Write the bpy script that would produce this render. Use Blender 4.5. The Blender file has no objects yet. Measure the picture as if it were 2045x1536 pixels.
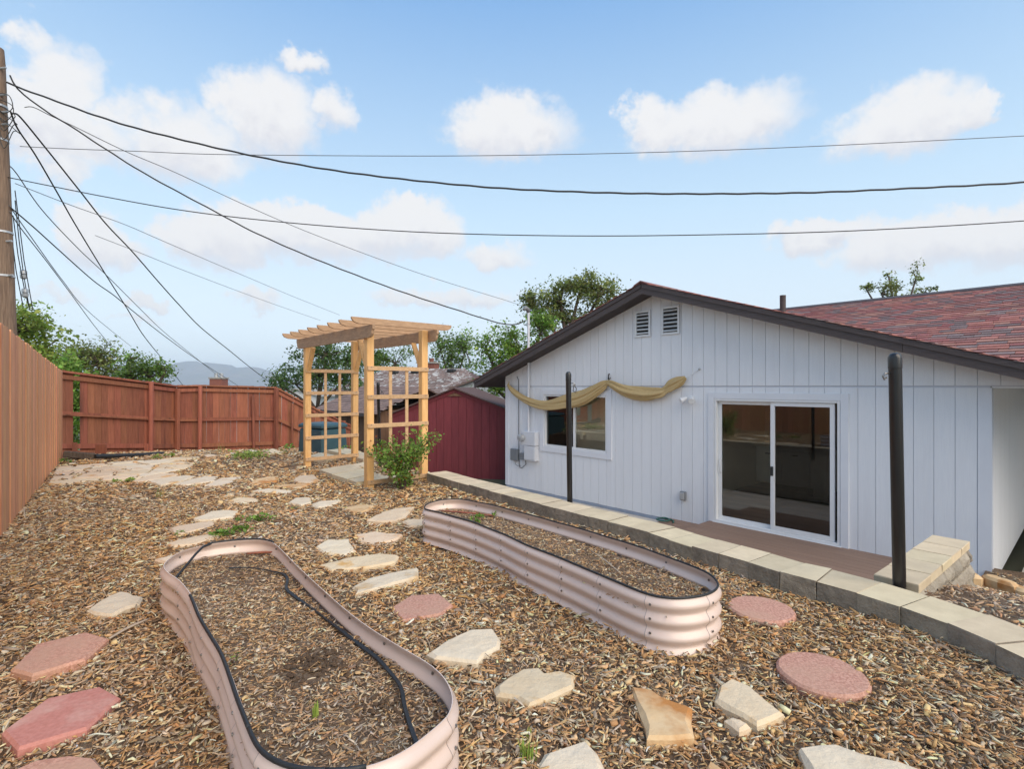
import bpy, bmesh, math, random
import numpy as np
from mathutils import Vector, Matrix, noise as mnoise
random.seed(7); rng = np.random.default_rng(7)
R = math.radians
SC = bpy.context.scene
COL = SC.collection

# ------------------------------------------------------------------ camera
F, CX, VH, E = 1041.0, 1022.5, 772.0, 1.44      # focal length in photo pixels, centre, horizon, eye height
cam_d = bpy.data.cameras.new('camera'); cam = bpy.data.objects.new('camera', cam_d); COL.objects.link(cam)
cam.location = (0, 0, E); cam.rotation_euler = (R(90), 0, 0)
cam_d.sensor_width = 36.0; cam_d.lens = F / 2045 * 36.0
cam_d.shift_y = (VH - 768) / 2045; cam_d.clip_start = 0.05; cam_d.clip_end = 30000
SC.camera = cam
SC.cycles.volume_bounces = 2

# ------------------------------------------------------------------ sky, sun, exposure
SUN_AZ, SUN_EL = R(141), R(40)                   # azimuth clockwise from +Y
SC.view_settings.view_transform = 'Standard'; SC.view_settings.look = 'None'
SC.view_settings.gamma = 1.0; SC.view_settings.exposure = 1.12
SC.view_settings.use_curve_mapping = False
sun_d = bpy.data.lights.new('sun', 'SUN'); sun = bpy.data.objects.new('sun', sun_d); COL.objects.link(sun)
sun_d.energy = 1.75; sun_d.angle = R(60); sun_d.color = (1.0, 0.86, 0.68)
sdir = Vector((math.sin(SUN_AZ) * math.cos(SUN_EL), math.cos(SUN_AZ) * math.cos(SUN_EL), math.sin(SUN_EL)))
sun.rotation_euler = sdir.to_track_quat('Z', 'Y').to_euler(); sun.location = (4, -8, 12)

def build_world():
    w = bpy.data.worlds.new('World'); SC.world = w; w.use_nodes = True
    nt = w.node_tree; N = nt.nodes; L = nt.links
    for n in list(N): N.remove(n)
    def nd(t, **k):
        n = N.new(t)
        for a, b in k.items(): setattr(n, a, b)
        return n
    def math_(op, a, b=None, clamp=False):
        n = nd('ShaderNodeMath', operation=op, use_clamp=clamp)
        for i, x in enumerate((a, b)):
            if x is None: continue
            if isinstance(x, (int, float)): n.inputs[i].default_value = x
            else: L.new(x, n.inputs[i])
        return n.outputs[0]
    def vmath(op, a, b=None, c=None, out=0):
        n = nd('ShaderNodeVectorMath', operation=op)
        for i, x in enumerate((a, b, c)):
            if x is None: continue
            if isinstance(x, tuple): n.inputs[i].default_value = x
            else: L.new(x, n.inputs[i])
        return n.outputs[out]
    sky = nd('ShaderNodeTexSky', sky_type='NISHITA'); sky.sun_disc = False
    sky.sun_elevation = SUN_EL; sky.sun_rotation = SUN_AZ
    sky.air_density = 1.0; sky.dust_density = 0.6; sky.ozone_density = 1.6; sky.altitude = 1300
    tc = nd('ShaderNodeTexCoord'); g = tc.outputs['Generated']
    sep = nd('ShaderNodeSeparateXYZ'); L.new(g, sep.inputs[0])
    az = math_('ARCTAN2', sep.outputs[0], sep.outputs[1]); el = math_('ARCSINE', sep.outputs[2])
    cmb = nd('ShaderNodeCombineXYZ'); L.new(az, cmb.inputs[0]); L.new(el, cmb.inputs[1])
    def noise(scale, detail, vec, rough=0.55):
        n = nd('ShaderNodeTexNoise'); n.inputs['Scale'].default_value = scale
        n.inputs['Detail'].default_value = detail; n.inputs['Roughness'].default_value = rough
        L.new(vec, n.inputs['Vector']); return n
    n1 = noise(14, 5, g, 0.6)
    n2 = noise(45, 4, g, 0.6)
    # edges of the clouds are ragged: shift the sky angle by noise
    o = vmath('SUBTRACT', n1.outputs['Color'], (0.5, 0.5, 0.5))
    p = vmath('MULTIPLY_ADD', o, (0.13, 0.08, 0.0), cmb.outputs[0])
    o2 = vmath('SUBTRACT', n2.outputs['Color'], (0.5, 0.5, 0.5))
    p = vmath('MULTIPLY_ADD', o2, (0.045, 0.035, 0.0), p)
    # (azimuth, elevation, half width, half height) of each cumulus, degrees -- the clouds of that day, all round the sky
    CL = []
    def px(u, v, ru, rv, k=1.0):
        a = math.atan2(u - CX, F); r = math.hypot(u - CX, F)
        CL.append((a, math.atan2(VH - v, r), 1.12 * ru / F * math.cos(a) ** 2, 1.12 * rv / r, k))
    for c in ((110,190,115,95),(120,262,170,62),(350,290,170,85),(530,225,120,85),(665,225,55,48,.8),(608,118,58,28,.8),
              (1012,255,135,60),(1420,250,185,62),(1290,235,60,40),(1800,245,175,68),(1950,220,60,40),(430,485,90,48,1.5),(600,468,170,48,1.5),(815,460,90,50,1.5),
              (985,507,90,32,.8),(195,478,82,58,1.3),(1640,465,110,32,1.1),(1850,485,190,50,1.4),(2000,470,110,60,1.4),(310,603,42,20,.8),(505,602,60,20,.8),
              (900,598,170,22,.85),(50,70,75,45,.7),(280,640,90,15,.5),(120,330,100,50,.7),(130,595,120,18,.5)):
        px(*c)
    fmax = None; ws = None; ys = None
    for a, e, ra, re, k in CL:
        q = vmath('MULTIPLY_ADD', p, (1 / ra, 1 / re, 0.0), (-a / ra, -e / re, 0.0))
        d2 = vmath('DOT_PRODUCT', q, q, out=1)
        m = math_('MAXIMUM', math_('SUBTRACT', k, d2), 0.0)
        s = nd('ShaderNodeSeparateXYZ'); L.new(q, s.inputs[0])
        y = math_('MULTIPLY', m, s.outputs[1])
        fmax = m if fmax is None else math_('MAXIMUM', fmax, m)
        ws = m if ws is None else math_('ADD', ws, m)
        ys = y if ys is None else math_('ADD', ys, y)
    # the same broken cumulus goes on round the rest of the sky
    n3 = noise(3.2, 6, vmath('MULTIPLY', g, (1.0, 1.0, 2.2)), 0.58)
    side = nd('ShaderNodeMapRange', interpolation_type='SMOOTHSTEP'); L.new(math_('ABSOLUTE', az), side.inputs[0]); side.inputs[1].default_value = R(46); side.inputs[2].default_value = R(60)
    high = nd('ShaderNodeMapRange', interpolation_type='SMOOTHSTEP'); L.new(el, high.inputs[0]); high.inputs[1].default_value = R(37); high.inputs[2].default_value = R(46)
    rest = nd('ShaderNodeMapRange', interpolation_type='SMOOTHSTEP'); L.new(n3.outputs[0], rest.inputs[0]); rest.inputs[1].default_value = .53; rest.inputs[2].default_value = .72
    fm = math_('MAXIMUM', math_('MULTIPLY', fmax, math_('ADD', 0.15, math_('MULTIPLY', math_('ADD', n1.outputs[0], math_('MULTIPLY', n2.outputs[0], 0.7)), 1.1))), math_('MULTIPLY', rest.outputs[0], math_('MAXIMUM', side.outputs[0], high.outputs[0])))
    dens = nd('ShaderNodeMapRange', interpolation_type='SMOOTHSTEP')
    L.new(fm, dens.inputs[0]); dens.inputs[1].default_value = 0.0; dens.inputs[2].default_value = 0.80
    dens.inputs[3].default_value = 0; dens.inputs[4].default_value = 0.95
    yv = math_('DIVIDE', ys, math_('ADD', ws, 0.001))
    yn = math_('ADD', yv, math_('MULTIPLY', math_('SUBTRACT', n2.outputs[0], 0.5), 1.3))
    sh = nd('ShaderNodeMapRange', interpolation_type='SMOOTHSTEP'); L.new(yn, sh.inputs[0])
    sh.inputs[1].default_value = -0.8; sh.inputs[2].default_value = 0.15
    soft = nd('ShaderNodeMapRange', interpolation_type='SMOOTHSTEP'); L.new(yv, soft.inputs[0])          # bases dissolve
    soft.inputs[1].default_value = -1.0; soft.inputs[2].default_value = -0.3; soft.inputs[3].default_value = .6; soft.inputs[4].default_value = 1
    alpha = math_('MULTIPLY', dens.outputs[0], soft.outputs[0])
    cc = nd('ShaderNodeMix', data_type='RGBA'); L.new(sh.outputs[0], cc.inputs[0])
    cc.inputs[6].default_value = (3.7, 3.65, 3.85, 1); cc.inputs[7].default_value = (4.45, 4.38, 4.35, 1)
    # hazy air: pale towards the horizon, all round
    rp = nd('ShaderNodeValToRGB'); L.new(math_('DIVIDE', el, R(90)), rp.inputs[0]); cr = rp.color_ramp
    for i, (pos, c) in enumerate(((0.0, (.90, .97, 1.0)), (.07, (.86, .96, 1.0)), (.20, (.62, .83, 1.0)), (.42, (.215, .45, .82)), (1.0, (.15, .38, .82)))):
        e = cr.elements[i] if i < 2 else cr.elements.new(pos)
        e.position = pos; e.color = (*c, 1)
    hz = vmath('SCALE', rp.outputs[0]); hz.node.inputs['Scale'].default_value = 5.0
    veil = nd('ShaderNodeMix', data_type='RGBA'); veil.inputs[0].default_value = SKY_VEIL
    L.new(sky.outputs[0], veil.inputs[6]); L.new(hz, veil.inputs[7])
    mx = nd('ShaderNodeMix', data_type='RGBA'); L.new(alpha, mx.inputs[0])
    L.new(veil.outputs[2], mx.inputs[6]); L.new(cc.outputs[2], mx.inputs[7])
    bg = nd('ShaderNodeBackground'); bg.inputs[1].default_value = 0.10; L.new(mx.outputs[2], bg.inputs[0])
    out = nd('ShaderNodeOutputWorld'); L.new(bg.outputs[0], out.inputs[0])
    w.cycles.sampling_method = 'MANUAL'; w.cycles.sample_map_resolution = 512
SKY_VEIL = 0.85
build_world()

# ------------------------------------------------------------------ helpers
def P(u, v, z=0.0):
    """point of the plane z seen at photo position (u, v)"""
    d = F * (E - z) / (v - VH); return Vector(((u - CX) / F * d, d, z))
def D(u, v, d):
    return Vector(((u - CX) / F * d, d, E - (v - VH) / F * d))

def link(o, parent=None):
    COL.objects.link(o)
    if parent is not None: o.parent = parent
    return o
def tag(o, label=None, cat=None, group=None, kind=None):
    if label: o['label'] = label
    if cat: o['category'] = cat
    if group: o['group'] = group
    if kind: o['kind'] = kind
    return o
def thing(name, label, cat, loc=(0, 0, 0), rz=0.0, group=None):
    o = bpy.data.objects.new(name, None); link(o); o.empty_display_size = 0.2
    o.location = loc; o.rotation_euler = (0, 0, rz)
    return tag(o, label, cat, group)

SHC = ((.50,.215,.175), (.44,.19,.16), (.38,.17,.15), (.33,.17,.155), (.47,.245,.19), (.26,.19,.185), (.29,.215,.205), (.40,.155,.145))
LAST = [None]          # the object built last
class MB:
    def __init__(s): s.v = []; s.f = []
    def add(s, vs, fs):
        b = len(s.v); s.v += [tuple(x) for x in vs]; s.f += [tuple(b + i for i in f) for f in fs]; return s
    def box(s, x0, x1, y0, y1, z0, z1):
        return s.add([(x0,y0,z0),(x1,y0,z0),(x1,y1,z0),(x0,y1,z0),(x0,y0,z1),(x1,y0,z1),(x1,y1,z1),(x0,y1,z1)],
                     [(3,2,1,0),(4,5,6,7),(0,1,5,4),(1,2,6,5),(2,3,7,6),(3,0,4,7)])
    def bar(s, a, b, w, h, up=(0, 0, 1)):
        a = Vector(a); b = Vector(b); d = (b - a).normalized(); up = Vector(up)
        x = d.cross(up).normalized() * (w / 2); y = x.cross(d).normalized() * (h / 2)
        vs = [p + sx * x + sy * y for p in (a, b) for sx, sy in ((-1,-1),(1,-1),(1,1),(-1,1))]
        return s.add(vs, [(0,1,2,3),(7,6,5,4),(4,5,1,0),(5,6,2,1),(6,7,3,2),(7,4,0,3)])
    def prism(s, poly, axis, c0, c1):
        """extrude a 2-D polygon; axis = index of the extruded coordinate"""
        def mk(p, c):
            if axis == 1: return (p[0], c, p[1])
            if axis == 0: return (c, p[0], p[1])
            return (p[0], p[1], c)
        n = len(poly); vs = [mk(p, c0) for p in poly] + [mk(p, c1) for p in poly]
        return s.add(vs, [tuple(range(n)), tuple(range(2 * n - 1, n - 1, -1))] + [(i, n + i, n + (i + 1) % n, (i + 1) % n) for i in range(n)])
    def tube(s, path, rad, n=8, cap=True, squash=1.0):
        path = [Vector(p) for p in path]; m = len(path)
        if isinstance(rad, (int, float)): rad = [rad] * m
        prev = None; vs = []; fs = []
        for i, p in enumerate(path):
            t = (path[min(i + 1, m - 1)] - path[max(i - 1, 0)])
            t = t.normalized() if t.length > 1e-9 else Vector((0, 0, 1))
            if prev is None:
                x = t.orthogonal().normalized() if abs(t.z) > .95 else t.cross(Vector((0, 0, 1))).normalized()
            else:
                x = prev - t * prev.dot(t); x = x.normalized() if x.length > 1e-6 else t.orthogonal().normalized()
            prev = x; y = t.cross(x)
            for k in range(n):
                a = 2 * math.pi * k / n
                vs.append(p + (x * math.cos(a) + y * math.sin(a) * squash) * rad[i])
        for i in range(m - 1):
            for k in range(n):
                k2 = (k + 1) % n
                fs.append((i * n + k, i * n + k2, (i + 1) * n + k2, (i + 1) * n + k))
        if cap: fs += [tuple(range(n - 1, -1, -1)), tuple((m - 1) * n + k for k in range(n))]
        return s.add(vs, fs)
    def lathe(s, prof, c=(0, 0, 0), n=16):
        vs = []; fs = []; m = len(prof)
        for r, z in prof:
            for k in range(n):
                a = 2 * math.pi * k / n; vs.append((c[0] + r * math.cos(a), c[1] + r * math.sin(a), c[2] + z))
        for i in range(m - 1):
            for k in range(n):
                k2 = (k + 1) % n; fs.append((i*n+k, i*n+k2, (i+1)*n+k2, (i+1)*n+k))
        fs += [tuple(range(n - 1, -1, -1)), tuple((m - 1) * n + k for k in range(n))]
        return s.add(vs, fs)
    def mesh(s, name, mat, bevel=0, smooth=False, seg=1):
        me = bpy.data.meshes.new(name); me.from_pydata(s.v, [], s.f)
        bm = bmesh.new(); bm.from_mesh(me)
        bmesh.ops.recalc_face_normals(bm, faces=bm.faces)
        if bevel: bmesh.ops.bevel(bm, geom=list(bm.edges), offset=bevel, segments=seg, affect='EDGES', clamp_overlap=True)
        bm.to_mesh(me); bm.free()
        if smooth is True: me.polygons.foreach_set('use_smooth', [True] * len(me.polygons))
        elif smooth:
            me.polygons.foreach_set('use_smooth', [True] * len(me.polygons)); me.set_sharp_from_angle(angle=R(smooth))
        if mat: me.materials.append(mat)
        return me
    def build(s, name, mat, parent=None, bevel=0, smooth=False, loc=None, seg=1):
        o = bpy.data.objects.new(name, s.mesh(name, mat, bevel, smooth, seg)); link(o, parent)
        if loc is not None: o.location = loc
        LAST[0] = o; return o

def tint(me, cols):
    at = me.color_attributes.new('col', 'FLOAT_COLOR', 'POINT'); n = len(me.vertices); a = np.ones((n, 4), np.float32); a[:, :3] = cols; at.data.foreach_set('color', a.ravel())
def shingle_tint(): return np.array(random.choice(SHC)) * random.uniform(.85, 1.12)
def obj(name, me, parent=None, loc=(0, 0, 0), rot=(0, 0, 0)):
    o = bpy.data.objects.new(name, me); link(o, parent); o.location = loc; o.rotation_euler = rot; return o

def catmull(pts, n=6, closed=False):
    pts = [Vector(p) for p in pts]; m = len(pts); out = []
    rngi = range(m if closed else m - 1)
    for i in rngi:
        if closed: a, b, c, d = pts[(i-1) % m], pts[i], pts[(i+1) % m], pts[(i+2) % m]
        else: a, b, c, d = pts[max(i-1, 0)], pts[i], pts[i+1], pts[min(i+2, m-1)]
        for k in range(n):
            t = k / n
            out.append(0.5 * ((2*b) + (c-a)*t + (2*a-5*b+4*c-d)*t*t + (3*b-a-3*c+d)*t**3))
    if not closed: out.append(pts[-1])
    return out
def resample(pts, step=None, count=None, closed=False):
    P_ = [Vector(p) for p in pts] + ([Vector(pts[0])] if closed else [])
    acc = [0.0]
    for a, b in zip(P_, P_[1:]): acc.append(acc[-1] + (b - a).length)
    L_ = acc[-1]; n = count or max(2, int(round(L_ / step)))
    out = []; j = 0
    for k in range(n if closed else n + 1):
        t = L_ * k / n
        while j < len(acc) - 2 and acc[j + 1] < t: j += 1
        f = (t - acc[j]) / max(1e-9, acc[j + 1] - acc[j]); out.append(P_[j].lerp(P_[j + 1], f))
    return out

# ------------------------------------------------------------------ materials
MATS = {}
def material(name, col, col2=None, rough=0.7, scale=5.0, stretch=(1, 1, 1), detail=6, contrast=(0.35, 0.65), bump=0.2, bump_scale=None,
             bump_dist=0.01, metallic=0.0, rnd=0.0, col3=None, scale3=2.0, thr3=(0.55, 0.75), spec=0.5, attr=None, trans=0.0, coat=0.0, coords='Object', rnd_hue=0.0):
    if name in MATS: return MATS[name]
    m = bpy.data.materials.new(name); m.use_nodes = True; MATS[name] = m
    nt = m.node_tree; N = nt.nodes; L = nt.links
    b = N['Principled BSDF']; out = N['Material Output']
    b.inputs['Roughness'].default_value = rough; b.inputs['Metallic'].default_value = metallic
    b.inputs['Specular IOR Level'].default_value = spec
    if coat: b.inputs['Coat Weight'].default_value = coat; b.inputs['Coat Roughness'].default_value = 0.25
    tc = N.new('ShaderNodeTexCoord'); mp = N.new('ShaderNodeMapping'); L.new(tc.outputs[coords], mp.inputs[0])
    mp.inputs['Scale'].default_value = stretch
    oi = N.new('ShaderNodeObjectInfo')
    off = N.new('ShaderNodeVectorMath'); off.operation = 'MULTIPLY_ADD'
    cb = N.new('ShaderNodeCombineXYZ')
    for i in range(3): L.new(oi.outputs['Random'], cb.inputs[i])
    off.inputs[1].default_value = (37, 53, 71); L.new(cb.outputs[0], off.inputs[0]); L.new(mp.outputs[0], off.inputs[2])
    vec = off.outputs[0]
    def noise(sc, det=detail, rg=0.6):
        n = N.new('ShaderNodeTexNoise'); n.inputs['Scale'].default_value = sc; n.inputs['Detail'].default_value = det
        n.inputs['Roughness'].default_value = rg; L.new(vec, n.inputs['Vector']); return n
    def ramp(src, lo, hi):
        r = N.new('ShaderNodeMapRange'); L.new(src, r.inputs[0]); r.inputs[1].default_value = lo; r.inputs[2].default_value = hi; return r.outputs[0]
    n1 = noise(scale)
    if attr:
        at = N.new('ShaderNodeAttribute'); at.attribute_name = attr; cur = at.outputs['Color']
        if col2 is not None:
            mx = N.new('ShaderNodeMix'); mx.data_type = 'RGBA'; mx.blend_type = 'MULTIPLY'; mx.inputs[0].default_value = 1
            r2 = N.new('ShaderNodeMix'); r2.data_type = 'RGBA'; L.new(ramp(n1.outputs[0], *contrast), r2.inputs[0])
            r2.inputs[6].default_value = (*col, 1); r2.inputs[7].default_value = (*col2, 1)
            L.new(cur, mx.inputs[6]); L.new(r2.outputs[2], mx.inputs[7]); cur = mx.outputs[2]
    else:
        mx = N.new('ShaderNodeMix'); mx.data_type = 'RGBA'; L.new(ramp(n1.outputs[0], *contrast), mx.inputs[0])
        mx.inputs[6].default_value = (*col, 1); mx.inputs[7].default_value = (*(col2 or col), 1); cur = mx.outputs[2]
    if col3 is not None:
        n3 = noise(scale3, 4); m3 = N.new('ShaderNodeMix'); m3.data_type = 'RGBA'; L.new(ramp(n3.outputs[0], *thr3), m3.inputs[0])
        L.new(cur, m3.inputs[6]); m3.inputs[7].default_value = (*col3, 1); cur = m3.outputs[2]
    if rnd or rnd_hue:
        hs = N.new('ShaderNodeHueSaturation'); L.new(cur, hs.inputs['Color'])
        v = N.new('ShaderNodeMapRange'); L.new(oi.outputs['Random'], v.inputs[0]); v.inputs[3].default_value = 1 - rnd; v.inputs[4].default_value = 1 + rnd
        L.new(v.outputs[0], hs.inputs['Value'])
        if rnd_hue:
            fr = N.new('ShaderNodeMath'); fr.operation = 'MULTIPLY'; fr.inputs[1].default_value = 7.31; L.new(oi.outputs['Random'], fr.inputs[0])
            f2 = N.new('ShaderNodeMath'); f2.operation = 'FRACT'; L.new(fr.outputs[0], f2.inputs[0])
            h = N.new('ShaderNodeMapRange'); L.new(f2.outputs[0], h.inputs[0]); h.inputs[3].default_value = .5 - rnd_hue; h.inputs[4].default_value = .5 + rnd_hue
            L.new(h.outputs[0], hs.inputs['Hue'])
        cur = hs.outputs[0]
    L.new(cur, b.inputs['Base Color'])
    if bump:
        nb = noise(bump_scale, 6) if bump_scale else n1
        bp = N.new('ShaderNodeBump'); bp.inputs['Strength'].default_value = bump; bp.inputs['Distance'].default_value = bump_dist
        L.new(nb.outputs[0], bp.inputs['Height']); L.new(bp.outputs[0], b.inputs['Normal'])
    if trans:
        tr = N.new('ShaderNodeBsdfTranslucent'); L.new(cur, tr.inputs[0])
        ms = N.new('ShaderNodeMixShader'); ms.inputs[0].default_value = trans
        L.new(b.outputs[0], ms.inputs[1]); L.new(tr.outputs[0], ms.inputs[2]); L.new(ms.outputs[0], out.inputs[0])
    return m
def glass(name, tint, refl, screen=0.0):
    m = bpy.data.materials.new(name); m.use_nodes = True; nt = m.node_tree; N = nt.nodes; L = nt.links
    N.remove(N['Principled BSDF']); out = N['Material Output']
    tr = N.new('ShaderNodeBsdfTransparent'); tr.inputs[0].default_value = (*tint, 1)
    gl = N.new('ShaderNodeBsdfGlossy'); gl.inputs['Roughness'].default_value = 0.0; gl.inputs[0].default_value = (1, 1, 1, 1)
    fr = N.new('ShaderNodeFresnel'); fr.inputs[0].default_value = 1.5
    a = N.new('ShaderNodeMath'); a.operation = 'ADD'; a.use_clamp = True; a.inputs[1].default_value = refl; L.new(fr.outputs[0], a.inputs[0])
    mx = N.new('ShaderNodeMixShader'); L.new(a.outputs[0], mx.inputs[0]); L.new(tr.outputs[0], mx.inputs[1]); L.new(gl.outputs[0], mx.inputs[2])
    L.new(mx.outputs[0], out.inputs[0]); return m

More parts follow.
